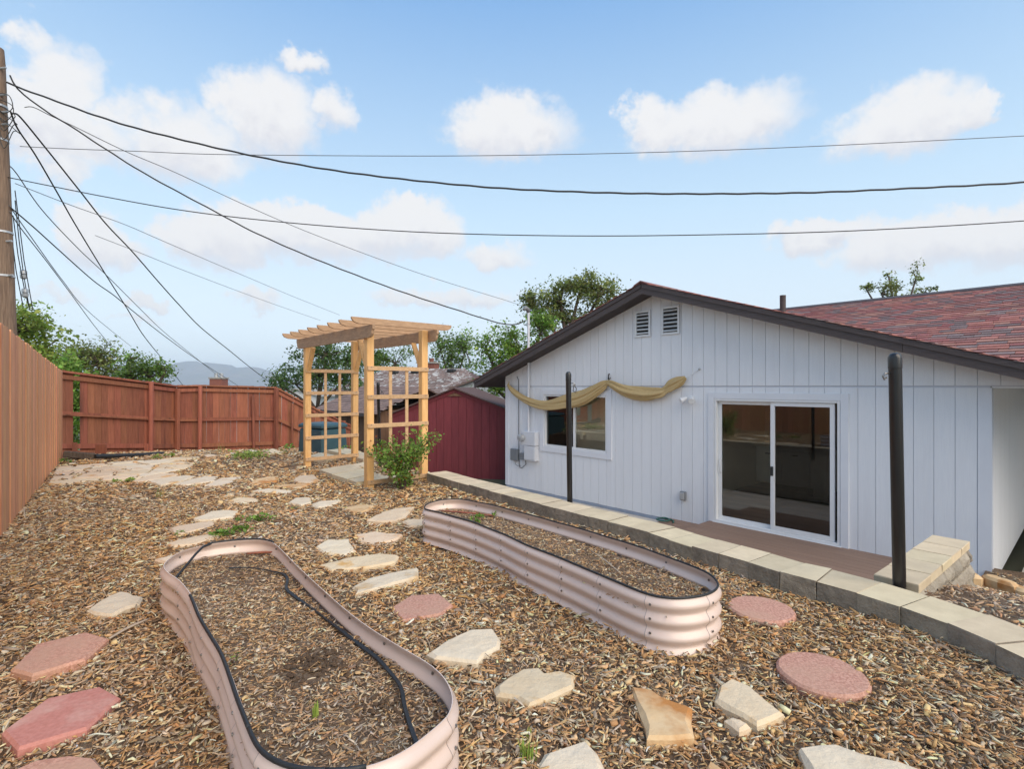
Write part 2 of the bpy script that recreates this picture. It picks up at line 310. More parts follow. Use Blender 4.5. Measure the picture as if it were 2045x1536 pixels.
M = dict(
    cedar=material('cedar_stain', (.77,.375,.185), (.62,.27,.12), rough=.75, scale=6, stretch=(6, 6, .5), bump=.35, bump_scale=12, rnd=.16, rnd_hue=.008, col3=(.46,.17,.075), scale3=1.2, thr3=(.62,.8)),
    redwood=material('old_red_stain', (.34,.118,.064), (.25,.082,.043), rough=.8, scale=5, stretch=(6, 6, .6), bump=.35, bump_scale=10, rnd=.18, rnd_hue=.008, col3=(.09,.035,.022), scale3=.8, thr3=(.55,.8)),
    arbor=material('fir_post', (.82,.49,.205), (.70,.39,.14), rough=.6, scale=5, stretch=(7, 7, .5), bump=.2, bump_scale=9, rnd=.07, col3=(.55,.27,.09), scale3=3, thr3=(.62,.72)),
    rafter=material('weathered_fir', (.50,.32,.19), (.38,.235,.14), rough=.75, scale=5, stretch=(2, 2, 8), bump=.3, bump_scale=8, rnd=.12),
    lath=material('fir_lath', (.62,.40,.22), (.50,.31,.16), rough=.7, scale=6, stretch=(4, 4, 4), bump=.2, rnd=.12),
    siding=material('white_painted_siding', (.82,.825,.84), (.78,.785,.81), rough=.55, scale=9, stretch=(9, 9, .5), bump=.35, bump_scale=14, bump_dist=.004, rnd=.018, col3=(.75,.75,.77), scale3=.7, thr3=(.55,.8)),
    trim=material('white_trim', (.76,.77,.80), (.72,.73,.77), rough=.5, scale=4, bump=.1, bump_dist=.003),
    vinyl=material('white_vinyl', (.80,.80,.80), (.76,.76,.76), rough=.35, bump=0),
    groove=material('painted_groove', (.60,.61,.66), rough=.7, bump=0),
    foundation=material('blue_grey_foundation', (.36,.41,.50), (.30,.35,.44), rough=.8, scale=8, bump=.2),
    fascia=material('brown_fascia', (.088,.066,.062), (.068,.05,.047), rough=.6, scale=5, stretch=(.6, 6, 6), bump=.2, rnd=.1),
    soffit=material('brown_soffit', (.060,.046,.044), (.05,.038,.036), rough=.8, bump=.1),
    shingle=material('red_brown_shingle', (1,1,1), (.74,.70,.70), attr='col', rough=.95, scale=9, bump=.6, bump_scale=120, bump_dist=.003),
    underlay=material('roof_underlay', (.14,.085,.075), (.09,.06,.055), rough=.95, bump=.3, scale=30),
    shingle_old=material('old_shingle', (.29,.195,.16), (.20,.135,.115), rough=.95, scale=6, bump=.5, bump_scale=60, rnd=.2),
    shingle_patch=material('worn_shingle', (.27,.195,.165), (.19,.14,.125), rough=.95, scale=9, bump=.5, bump_scale=60, rnd=.2, col3=(.52,.50,.47), scale3=3.2, thr3=(.52,.60)),
    brick=material('red_brick', (.27,.10,.07), (.19,.07,.05), rough=.9, scale=20, bump=.3, rnd=.2),
    concrete=material('concrete', (.40,.37,.33), (.32,.30,.27), rough=.9, scale=6, bump=.3, bump_scale=50, bump_dist=.004, rnd=.06),
    block=material('tan_block', (.72,.585,.385), (.62,.50,.325), rough=.92, scale=7, bump=.5, bump_scale=90, bump_dist=.004, rnd=.11, rnd_hue=.006, col3=(.56,.455,.31), scale3=2.5, thr3=(.58,.8)),
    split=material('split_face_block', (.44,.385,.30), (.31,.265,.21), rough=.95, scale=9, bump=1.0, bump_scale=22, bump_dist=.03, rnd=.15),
    flag=material('buff_sandstone', (.76,.605,.415), (.68,.51,.33), rough=.85, scale=6, contrast=(.30,.70), bump=.9, bump_scale=9, bump_dist=.02, rnd=.08, rnd_hue=.007, col3=(.66,.37,.14), scale3=3.4, thr3=(.58,.68)),
    flag_orange=material('rust_stained_sandstone', (.74,.53,.30), (.66,.43,.21), rough=.85, scale=4, bump=.7, bump_scale=11, bump_dist=.012, rnd=.07, col3=(.50,.21,.055), scale3=3.5, thr3=(.46,.62)),
    flag_pale=material('pale_sandstone', (.78,.66,.485), (.71,.575,.40), rough=.85, scale=6, contrast=(.30,.70), bump=.9, bump_scale=9, bump_dist=.02, rnd=.06, rnd_hue=.005, col3=(.62,.39,.17), scale3=3.0, thr3=(.60,.72)),
    paver=material('red_paver', (.66,.36,.26), (.46,.22,.155), rough=.92, scale=70, contrast=(.42,.58), bump=.8, bump_scale=150, bump_dist=.004, rnd=.08, col3=(.56,.33,.23), scale3=5, thr3=(.4,.7)),
    paver_pink=material('pink_paver', (.62,.27,.22), (.52,.21,.165), rough=.9, scale=60, bump=.5, bump_scale=120, bump_dist=.003, rnd=.05, col3=(.70,.46,.38), scale3=3.2, thr3=(.52,.75)),
    soil=material('mulch_soil', (.27,.175,.105), (.12,.074,.043), rough=1, scale=38, bump=1.0, bump_scale=60, bump_dist=.03, col3=(.30,.215,.14), scale3=3, thr3=(.5,.75)),
    chips=material('wood_chip', (1,1,1), (.72,.68,.64), rough=.85, attr='col', scale=60, bump=.2, bump_dist=.003),
    path=material('concrete_path', (.58,.52,.45), (.50,.45,.39), rough=.9, scale=3, bump=.2, bump_scale=60, bump_dist=.003),
    lawn=material('dry_ground', (.16,.14,.08), (.10,.10,.055), rough=1, scale=1.5, bump=.3),
    bed=material('pearl_steel', (.74,.585,.50), (.70,.545,.46), rough=.33, scale=2, bump=.04, bump_scale=14, bump_dist=.003, metallic=.0, spec=.55, coat=.3),
    bed_in=material('cream_steel', (.68,.60,.52), (.63,.55,.47), rough=.4, scale=2, bump=0, metallic=.15),
    rubber=material('black_rubber', (.018,.019,.02), (.026,.027,.028), rough=.55, bump=.1, scale=30),
    bolt=material('zinc_bolt', (.35,.33,.31), (.22,.21,.2), rough=.4, metallic=.9, bump=0),
    pole=material('black_pole', (.010,.009,.009), (.018,.015,.014), rough=.3, scale=12, stretch=(3,3,.4), bump=.05, coat=.2),
    deck=material('brown_composite', (.28,.18,.128), (.24,.15,.105), rough=.75, scale=4, stretch=(.5,8,8), bump=.2, rnd=.05),
    maroon=material('maroon_board', (.215,.036,.045), (.165,.026,.034), rough=.75, scale=4, stretch=(5,5,.5), bump=.25, bump_scale=10, rnd=.1, col3=(.14,.03,.03), scale3=.8, thr3=(.6,.85)),
    barn_wood=material('bare_brown_board', (.235,.125,.07), (.14,.075,.045), rough=.85, scale=4, stretch=(6,6,.4), bump=.4, rnd=.25, col3=(.34,.24,.15), scale3=1.0, thr3=(.55,.75)),
    teal=material('teal_plastic', (.045,.105,.125), (.03,.075,.095), rough=.5, scale=3, bump=.05),
    cloth=material('tan_shade_cloth', (.56,.41,.20), (.48,.335,.15), rough=.9, scale=40, bump=.3, bump_scale=90, bump_dist=.003),
    galv=material('grey_conduit', (.50,.51,.52), (.44,.45,.46), rough=.4, metallic=.4, bump=0),
    paintbox=material('painted_box', (.66,.67,.70), rough=.5, bump=0),
    greybox=material('grey_plastic_box', (.20,.21,.22), rough=.5, bump=0),
    dark=material('dark_void', (.03,.03,.03), rough=.9, bump=0),
    hose=material('green_hose', (.02,.11,.085), rough=.5, bump=0),
    wood_pole=material('utility_pole_wood', (.30,.205,.14), (.17,.11,.075), rough=.9, scale=6, stretch=(9,9,.35), bump=.9, bump_scale=8, bump_dist=.03),
    wire=material('wire_black', (.035,.033,.03), rough=.6, bump=0),
    wire_grey=material('wire_grey', (.13,.13,.13), rough=.6, bump=0),
    bark=material('bark', (.13,.095,.07), (.07,.05,.038), rough=.95, scale=9, stretch=(4,4,.8), bump=.8, bump_dist=.02),
    leaf=material('leaf', (1,1,1), attr='col', rough=.55, bump=0, trans=.42, spec=.35),
    room=material('room_paint', (.85,.74,.58), rough=.8, bump=0),
    cabinet=material('cabinet_paint', (.82,.78,.68), rough=.5, bump=0),
    oak=material('plank_floor', (.42,.27,.185), (.27,.165,.11), rough=.45, scale=3, stretch=(.6,9,1), bump=.1, rnd=.3),
    ridge=material('mountain_scrub', (.15,.13,.11), (.10,.10,.08), rough=1, scale=.004, bump=.5, bump_scale=.006, bump_dist=60),
    asphalt=material('far_ground', (.13,.125,.08), (.09,.10,.055), rough=1, scale=.05, bump=0),
    stick=material('pale_stick', (.52,.43,.33), (.42,.34,.26), rough=.9, scale=20, bump=.3),
    shaded_face=material('rough_shaded_block_face', (.36,.30,.225), (.22,.185,.14), rough=.95, scale=8, bump=1.0, bump_scale=26, bump_dist=.02, rnd=.16, rnd_hue=.006),  # rough split face, its colour darkened to put shade on the block fronts
    clod=material('dark_soil_clod', (.12,.075,.042), (.07,.042,.025), rough=1, scale=60, bump=.6, bump_dist=.004),
    white_wall=material('far_white_wall', (.62,.62,.62), rough=.7, bump=0),
)
G_CLEAR = glass('window_glass', (.92,.93,.90), .035)
G_SCREEN = glass('screened_glass', (.50,.50,.49), .035)

# ------------------------------------------------------------------ terrain of the terrace
CAPZ = .14
front_px = [(851,945),(910,962),(973,979),(1089,1010),(1173,1032),(1278,1058),(1317,1071),(1358,1084),(1407,1099),(1454,1112),(1514,1129),(1570,1147),(1641,1164),(1709,1183),(1784,1207),(1862,1234),(1967,1277),(2100,1338)]
back_px = [(829,932),(895,940),(1040,975),(1123,999),(1240,1026),(1322,1047),(1405,1069),(1502,1092),(1613,1121),(1675,1138),(1750,1158),(1829,1181),(1919,1207),(2009,1236),(2190,1300)]
wall_front = resample(catmull([P(u, v, CAPZ) for u, v in front_px], 5), step=.05)
wall_back = resample(catmull([P(u, v, CAPZ) for u, v in back_px], 5), step=.05)
# right edge of the terrace as x(y)
redge = sorted([(p.y, p.x + .12) for p in wall_front])
e0 = redge[0]
redge = [(-2.0, e0[1] + .55), (e0[0] - .8, e0[1] + .35)] + redge + [(8.5, -1.25), (9.6, -2.4), (11.5, -3.6), (14, -5.0), (17, -5.2)]
RY = np.array([a for a, b in redge]); RX = np.array([b for a, b in redge])
LF = [(-2.15, 1.3), (-4.86, 4.95), (-8.88, 10.30)]     # left fence line (x, y)
LY = np.array([-2.0, 1.3, 4.95, 10.30, 17]); LX = np.array([.3, -2.15, -4.86, -8.88, -9.2])
def smooth01(t): t = np.clip(t, 0, 1); return t * t * (3 - 2 * t)
def gz(x, y):
    """terrace ground height"""
    x = np.asarray(x, float); y = np.asarray(y, float)
    z = -.36 * smooth01((y - 10.6) / 4.6)
    z = z + .010 * np.sin(2.1 * x + 1.3 * y) + .008 * np.sin(3.7 * x - 2.9 * y + 1) + .006 * np.sin(7.1 * y + 5.3 * x)
    return z
def build_terrace():
    ys = np.concatenate([np.arange(-2, 6, .1), np.arange(6, 17.01, .25)]); nx = 90
    V = []; Fs = []
    for y in ys:
        xr = np.interp(y, RY, RX); xl = np.interp(y, LY, LX) - .5
        xs = np.linspace(xl, xr, nx); zs = gz(xs, np.full(nx, y))
        V.append((xl, y, -2.5)); V += [(float(x), float(y), float(z)) for x, z in zip(xs, zs)]; V.append((xr, y, -1.6))
    w = nx + 2
    for j in range(len(ys) - 1):
        for i in range(w - 1):
            Fs.append((j*w+i, j*w+i+1, (j+1)*w+i+1, (j+1)*w+i))
    mb = MB(); mb.v = V; mb.f = Fs
    o = mb.build('mulch_terrace', M['soil'], smooth=60); tag(o, 'brown wood chip mulch ground of the raised terrace', kind='structure')
build_terrace()

# far ground, one sheet to the horizon
def build_ground():
    r = np.concatenate([np.linspace(0, 40, 21), np.geomspace(50, 9000, 26)]); n = 48; V = [(0, 8, -1.02)]; Fs = []
    def h(x, y):
        t = smooth01((math.hypot(x, y - 8) - 9) / 14); s = 1 if y > 8 else .3
        return -1.02 - 2.2 * float(t) * s
    for q in r[1:]:
        for k in range(n):
            a = 2 * math.pi * k / n; x = q * math.cos(a); y = 8 + q * math.sin(a); V.append((x, y, h(x, y)))
    for k in range(n): Fs.append((0, 1 + k, 1 + (k + 1) % n))
    for j in range(len(r) - 2):
        for k in range(n):
            a = 1 + j * n + k; b = 1 + j * n + (k + 1) % n; Fs.append((a, a + n, b + n, b))
    mb = MB(); mb.v = V; mb.f = Fs
    tag(mb.build('ground', M['asphalt'], smooth=True), 'low lying ground falling away behind the yard', kind='structure')
build_ground()

# ------------------------------------------------------------------ house (local frame: x along the gable wall, y into the house)
C0 = Vector((-.145, 12.58)); AX = Vector((.6629, -.7487)); NX = Vector((.7487, .6629)); HROT = math.atan2(AX.y, AX.x); ZB = E - 2.42
NC = C0.dot(NX)
def W(u, v, q=0.0):
    """gable-wall coordinates (s, z) of a photo position, on the plane q"""
    k = (u - CX) / F; d = (NC + q) / (NX.x * k + NX.y); p = Vector((k * d, d))
    return (p - C0).dot(AX), 2.42 - (v - VH) / F * d
def HW(s, q, z):
    p = C0 + AX * s + NX * q; return Vector((p.x, p.y, ZB + z))

house = thing('house', 'white panelled house with brown gable roof and sliding glass door', 'house', (C0.x, C0.y, ZB), HROT)
SW = 8.66; AP = 4.13; ZAP = 4.07; PL, PR = .345, .325
def soff(s): return ZAP - (PL * (AP - s) if s < AP else PR * (s - AP))
w0, wz0 = W(1087, 917); w0, _ = W(1087, 900); w1, _ = W(1214, 900); WIN = (w0, w1, 1.09, 2.25)
d0, _ = W(1428, 900); d1, _ = W(1679, 900); DOOR = (d0, d1, .20, 2.22)
def rects_minus(s0, s1, z0, z1, holes):
    """rectangles left of [s0,s1]x[z0,z1] after cutting the holes"""
    ss = sorted({s0, s1, *[min(max(h[i], s0), s1) for h in holes for i in (0, 1)]}); out = []
    for a, b in zip(ss, ss[1:]):
        if b - a < 1e-4: continue
        segs = [(z0, z1)]
        for h in holes:
            if h[0] < (a + b) / 2 < h[1]:
                segs = [x for (p, q) in segs for x in ((p, min(q, h[2])), (max(p, h[3]), q)) if x[1] - x[0] > 1e-4]
        out += [(a, b, p, q) for p, q in segs]
    return out
def build_house():
    wall = MB()
    for a, b, p, q in rects_minus(0, SW, .05, 2.42, [WIN, DOOR]): wall.box(a, b, 0, .12, p, q)
    wall.prism([(0, 2.42), (9.25, 2.42), (9.25, 2.43), (9.1, max(2.43, soff(9.1))), (AP, ZAP), (0, soff(0))], 1, 0, .12)
    wall = wall.build('gable_wall', M['groove'], house)
    MB().box(.02, SW - .02, -.008, .1, -.05, .06).build('foundation', M['foundation'], house)
    # grooved siding: each board between two grooves
    pitch = .2035; n = int(9.2 / pitch); g = .006
    bd = {}
    for i in range(n + 1):
        a = i * pitch + g / 2; b = min((i + 1) * pitch - g / 2, 9.3)
        if a < SW - .02:
            mb = MB(); bb = min(b, SW)
            for r in rects_minus(a, bb, .06 + .008 * random.random(), 2.405, [WIN, DOOR]): MB().box(r[0], r[1], -.011, .001, r[2], r[3]).build('siding_board', M['siding'], wall)
        pts = [(a, 2.432), (b, 2.432), (b, max(2.44, soff(b) + .02))]
        if a < AP < b: pts.append((AP, ZAP + .02))
        pts.append((a, max(2.44, soff(a) + .02)))
        MB().prism(pts, 1, -.014, .001).build('siding_board', M['siding'], wall)
    # side wall beyond the right corner, header of the recess
    sw = MB().box(SW - .1, SW, .12, 7, .05, 2.40).build('side_wall', M['groove'], house)
    for i in range(26):
        y0 = .13 + i * .26
        MB().box(SW - .001, SW + .011, y0, y0 + .252, .06, 2.395).build('siding_board', M['siding'], sw)
    MB().box(SW + .012, 9.7, 0, 4.5, 2.40, 2.425).build('porch_ceiling', M['siding'], house)
    MB().box(SW - .11, SW + .014, -.016, .004, .06, 2.404).build('corner_trim', M['trim'], house)
    MB().box(0.0, .10, -.018, .004, .06, 2.404).build('corner_trim', M['trim'], house)
    MB().box(-.004, 0, -.018, .12, .06, 2.6).build('corner_trim', M['trim'], house)
    # far side walls
    MB().box(0, .12, .12, 9, 0, 2.6).build('side_wall', M['siding'], house)
    # roof over the gable
    OH = -.40; QB = 5.7
    def slab(sa, sb, dz0, dz1, q0, q1, mat, name, par):
        za, zb = soff(sa), soff(sb)
        return MB().prism([(sa, za + dz0), (sb, zb + dz0), (sb, zb + dz1), (sa, za + dz1)], 1, q0, q1).build(name, mat, par)
    roof = slab(-.72, AP, .012, .165, OH + .04, QB, M['soffit'], 'roof', house)
    slab(AP, 9.9, .012, .165, OH + .04, QB, M['soffit'], 'roof_slope', roof)
    slab(-.74, AP, -.006, .16, OH, OH + .045, M['fascia'], 'fascia', roof)
    slab(AP, 7.9, -.006, .16, OH, OH + .045, M['fascia'], 'fascia', roof); slab(7.904, 9.9, -.006, .16, OH, OH + .045, M['fascia'], 'fascia', roof)
    slab(-.74, AP - .01, .10, .172, OH - .018, OH - .001, M['fascia'], 'fascia_strip', roof); slab(AP + .01, 9.9, .10, .172, OH - .018, OH - .001, M['fascia'], 'fascia_strip', roof)
    MB().box(-.76, -.72, OH + .05, QB, soff(-.72) + .0, soff(-.72) + .15).build('eave_fascia', M['fascia'], roof)
    # shingle courses of the gable: one tab each along the rake
    for side in (-1, 1):
        L_ = 4.95 if side < 0 else 5.75; nrow = int(L_ / .14)
        for r in range(nrow):
            sa = AP + side * (r * .14); sb = AP + side * ((r + 1) * .14 + .03)
            if side < 0 and r % 2: pass
            za, zb = soff(sa) + .172, soff(sb) + .186
            e = OH - .03 - random.uniform(0, .012)
            MB().prism([(sa, za), (sb, zb), (sb, zb + .010), (sa, za + .006)], 1, e, e + .55 + (r % 2) * .2).build('shingle', M['shingle'], roof); tint(LAST[0].data, shingle_tint())
            MB().prism([(sa, za), (sb, zb), (sb, zb + .008), (sa, za + .004)], 1, e + .56 + (r % 2) * .2, QB).build('shingle_course', M['shingle'], roof); tint(LAST[0].data, shingle_tint())
    MB().prism([(AP - .14, soff(AP - .14) + .19), (AP, ZAP + .20), (AP + .14, soff(AP + .14) + .19), (AP + .14, soff(AP + .14) + .205), (AP, ZAP + .222), (AP - .14, soff(AP - .14) + .205)], 1, OH - .045, QB).build('ridge_cap', M['shingle'], roof); tint(LAST[0].data, SHC[3])
    # wing roof behind: ridge parallel to the gable wall
    q1 = 5.96; zr = 2.42 + 1.985; pt = .34; q0 = .95
    def zw(q): return zr - pt * (q1 - q)
    wing = MB().prism([(q0, zw(q0) - .12), (q1, zr - .12), (q1 + 5, zr - .12 - 5 * pt), (q1 + 5, zr - 5 * pt), (q1, zr), (q0, zw(q0))], 0, 1.2, 15).build('wing_roof', M['underlay'], house)
    MB().box(1.6, 14.6, 4.6, q1 + 4.5, 0, zr - 1.7).build('wing_wall', M['siding'], house)
    MB().prism([(q1 - .13, zw(q1 - .13) + .02), (q1, zr + .028), (q1 + .13, zw(q1 - .13) + .02), (q1 + .13, zw(q1 - .13) + .036), (q1, zr + .046), (q1 - .13, zw(q1 - .13) + .036)], 0, 1.15, 15).build('ridge_cap', M['fascia'], wing)
    tabs = []; cl = 1 / math.hypot(1, pt); ex = .135; rows = int(5.3 / ex)
    for r in range(rows):
        qa = q1 - .02 - (r + 1) * ex
        x = 3.2 + (r % 3) * .11
        while x < 12.6:
            w = random.choice((.16, .2, .24, .3, .33)); tabs.append((x, x + w - .006, qa - random.choice((0, 0, .02)), qa + ex + .03)); x += w
    camL = Vector(((-C0).dot(AX), (-C0).dot(NX)))
    vis = [t for t in tabs if zw(t[2]) > soff(min(max(t[0], AP), 11)) + .05 and t[0] > 5]
    vis.sort(key=lambda t: (t[0] - camL.x) ** 2 + (t[2] - camL.y) ** 2)
    def tab(mb, t):
        a, b, qa, qb = t; th = .009 + .006 * random.random()
        z = lambda q, o: zw(q) + o
        mb.add([(a, qa, z(qa, .012)), (b, qa, z(qa, .012)), (b, qb, z(qb, .001)), (a, qb, z(qb, .001)), (a, qa, z(qa, .012 + th)), (b, qa, z(qa, .012 + th)), (b, qb, z(qb, .003)), (a, qb, z(qb, .003))],
               [(3,2,1,0),(4,5,6,7),(0,1,5,4),(1,2,6,5),(2,3,7,6),(3,0,4,7)]); return mb
    top = vis[:300]; S = set(map(id, top))
    for t in top: tint(tab(MB(), t).build('shingle', M['shingle'], wing).data, shingle_tint())
    mb = MB()
    for t in tabs:
        if id(t) not in S: tab(mb, t)
    fo = mb.build('shingle_field', M['shingle'], wing); tag(fo, kind='stuff')
    tint(fo.data, np.repeat(np.array([shingle_tint() for _ in range(len(fo.data.vertices) // 8)]), 8, axis=0))
    # plumbing vent pipe
    MB().lathe([(.048, -.08), (.048, .30), (.05, .31), (.036, .31), (.036, .25)], (5.89, 1.2, soff(5.89) + .18), 12).build('vent_pipe', M['fascia'], house, smooth=40)
    # gable louvres
    for (ua, va, ub, vb) in ((1270, 621, 1301, 673), (1323, 612, 1359, 668)):
        sa, z1 = W(ua, (va + va) / 2); sb, z0 = W(ub, vb); sa2, zz = W((ua + ub) / 2, va); _, z0 = W((ua + ub) / 2, vb); z1 = zz
        v = MB().box(sa, sb, -.017, -.0145, z0, z1).build('gable_vent', M['dark'], house)
        fr = .035
        f = MB().box(sa, sa + fr, -.045, -.018, z0, z1).box(sb - fr, sb, -.045, -.018, z0, z1).box(sa + fr, sb - fr, -.044, -.018, z0, z0 + fr).box(sa + fr, sb - fr, -.044, -.018, z1 - fr, z1)
        f.build('vent_frame', M['vinyl'], v)
        nn = 6
        for i in range(nn):
            z = z0 + fr + (z1 - z0 - 2 * fr) * (i + .5) / nn
            MB().bar((sa + fr, -.030, z), (sb - fr, -.030, z), .05, .007, up=(0, -.62, .78)).build('louvre', M['vinyl'], v)
    # window
    def frame(sa, sb, za, zb, wd, q0, q1, mat, par, name):
        for r in ((sa, sa + wd, za, zb), (sb - wd, sb, za, zb), (sa + wd, sb - wd, za, za + wd), (sa + wd, sb - wd, zb - wd, zb)):
            MB().box(r[0], r[1], q0, q1, r[2], r[3]).build(name, mat, par, bevel=.003)
    a, b, p, q = WIN
    win = MB().box(a + .05, (a + b) / 2 - .02, .03, .036, p + .05, q - .05).build('window', G_CLEAR, house)
    MB().box((a + b) / 2 + .02, b - .05, .015, .021, p + .05, q - .05).build('pane', G_CLEAR, win)
    frame(a + .005, b - .005, p + .005, q - .005, .045, -.02, .06, M['vinyl'], win, 'window_frame')
    MB().box((a + b) / 2 - .025, (a + b) / 2 + .025, -.005, .05, p + .05, q - .05).build('meeting_rail', M['vinyl'], win)
    frame(a - .11, b + .11, p - .11, q + .10, .115, -.035, -.008, M['trim'], win, 'casing')
    MB().box(a - .02, b + .02, .5, .52, p - .3, q + .1).build('blind', M['room'], win)
    # sliding door
    a, b, p, q = DOOR; mid = (a + b) / 2 - .02
    door = MB().box(a + .09, mid - .02, .055, .061, p + .1, q - .09).build('sliding_door', G_CLEAR, house)
    MB().box(mid + .06, b - .13, .02, .026, p + .1, q - .09).build('screened_pane', G_SCREEN, door)
    frame(a, b, p, q, .035, -.03, .11, M['vinyl'], door, 'door_frame')
    frame(a + .036, mid + .03, p + .036, q - .036, .055, .04, .08, M['vinyl'], door, 'door_sash')
    frame(mid - .01, b - .075, p + .038, q - .038, .06, -.005, .035, M['vinyl'], door, 'screen_sash')
    frame(a - .105, b + .105, p - .13, q + .10, .10, -.036, -.009, M['trim'], door, 'casing')
    MB().box(a - .02, b + .02, -.06, .1, p - .04, p - .002).build('sill', M['vinyl'], door, bevel=.004)
    MB().tube([(a + .045 + .03, .035, 1.0), (a + .085, -.01, 1.03), (a + .085, -.01, 1.19), (a + .075, .035, 1.22)], .009, 6).build('door_handle', M['vinyl'], door, smooth=True)
    MB().box(mid - .0, mid + .035, -.03, -.005, 1.06, 1.2).build('screen_latch', M['rubber'], door, bevel=.004)
    # the room behind the glass
    rm = MB().box(4.3, 8.4, 4.3, 4.36, .2, 2.5).box(4.24, 4.3, .14, 4.36, .2, 2.5).box(8.4, 8.46, .14, 4.36, .2, 2.5).box(4.24, 8.46, .13, 4.36, 2.5, 2.56).build('room', M['room'], house)
    for i in range(30):
        y = .13 + i * .14; MB().box(4.24, 8.46, y, y + .137, .14, .2).build('floor_plank', M['oak'], rm)
    cab = MB().box(4.4, 6.1, 3.6, 4.29, .30, 1.10).build('base_cabinet', M['cabinet'], house)
    for i in range(3):
        x = 4.42 + i * .56; MB().box(x, x + .53, 3.57, 3.598, .34, 1.06).build('cabinet_door', M['cabinet'], cab, bevel=.006)
        MB().box(x + .2, x + .3, 3.545, 3.568, .94, .96).build('pull', M['rubber'], cab)
    MB().box(4.36, 6.14, 3.54, 4.29, 1.102, 1.14).build('worktop', M['room'], cab)
    MB().box(5.7, 5.95, 3.2, 3.45, .201, 1.2).build('newel', M['cabinet'], house)
    MB().box(.2, 3.4, 3.0, 3.06, .2, 2.5).build('back_room_wall', M['room'], house)
build_house()

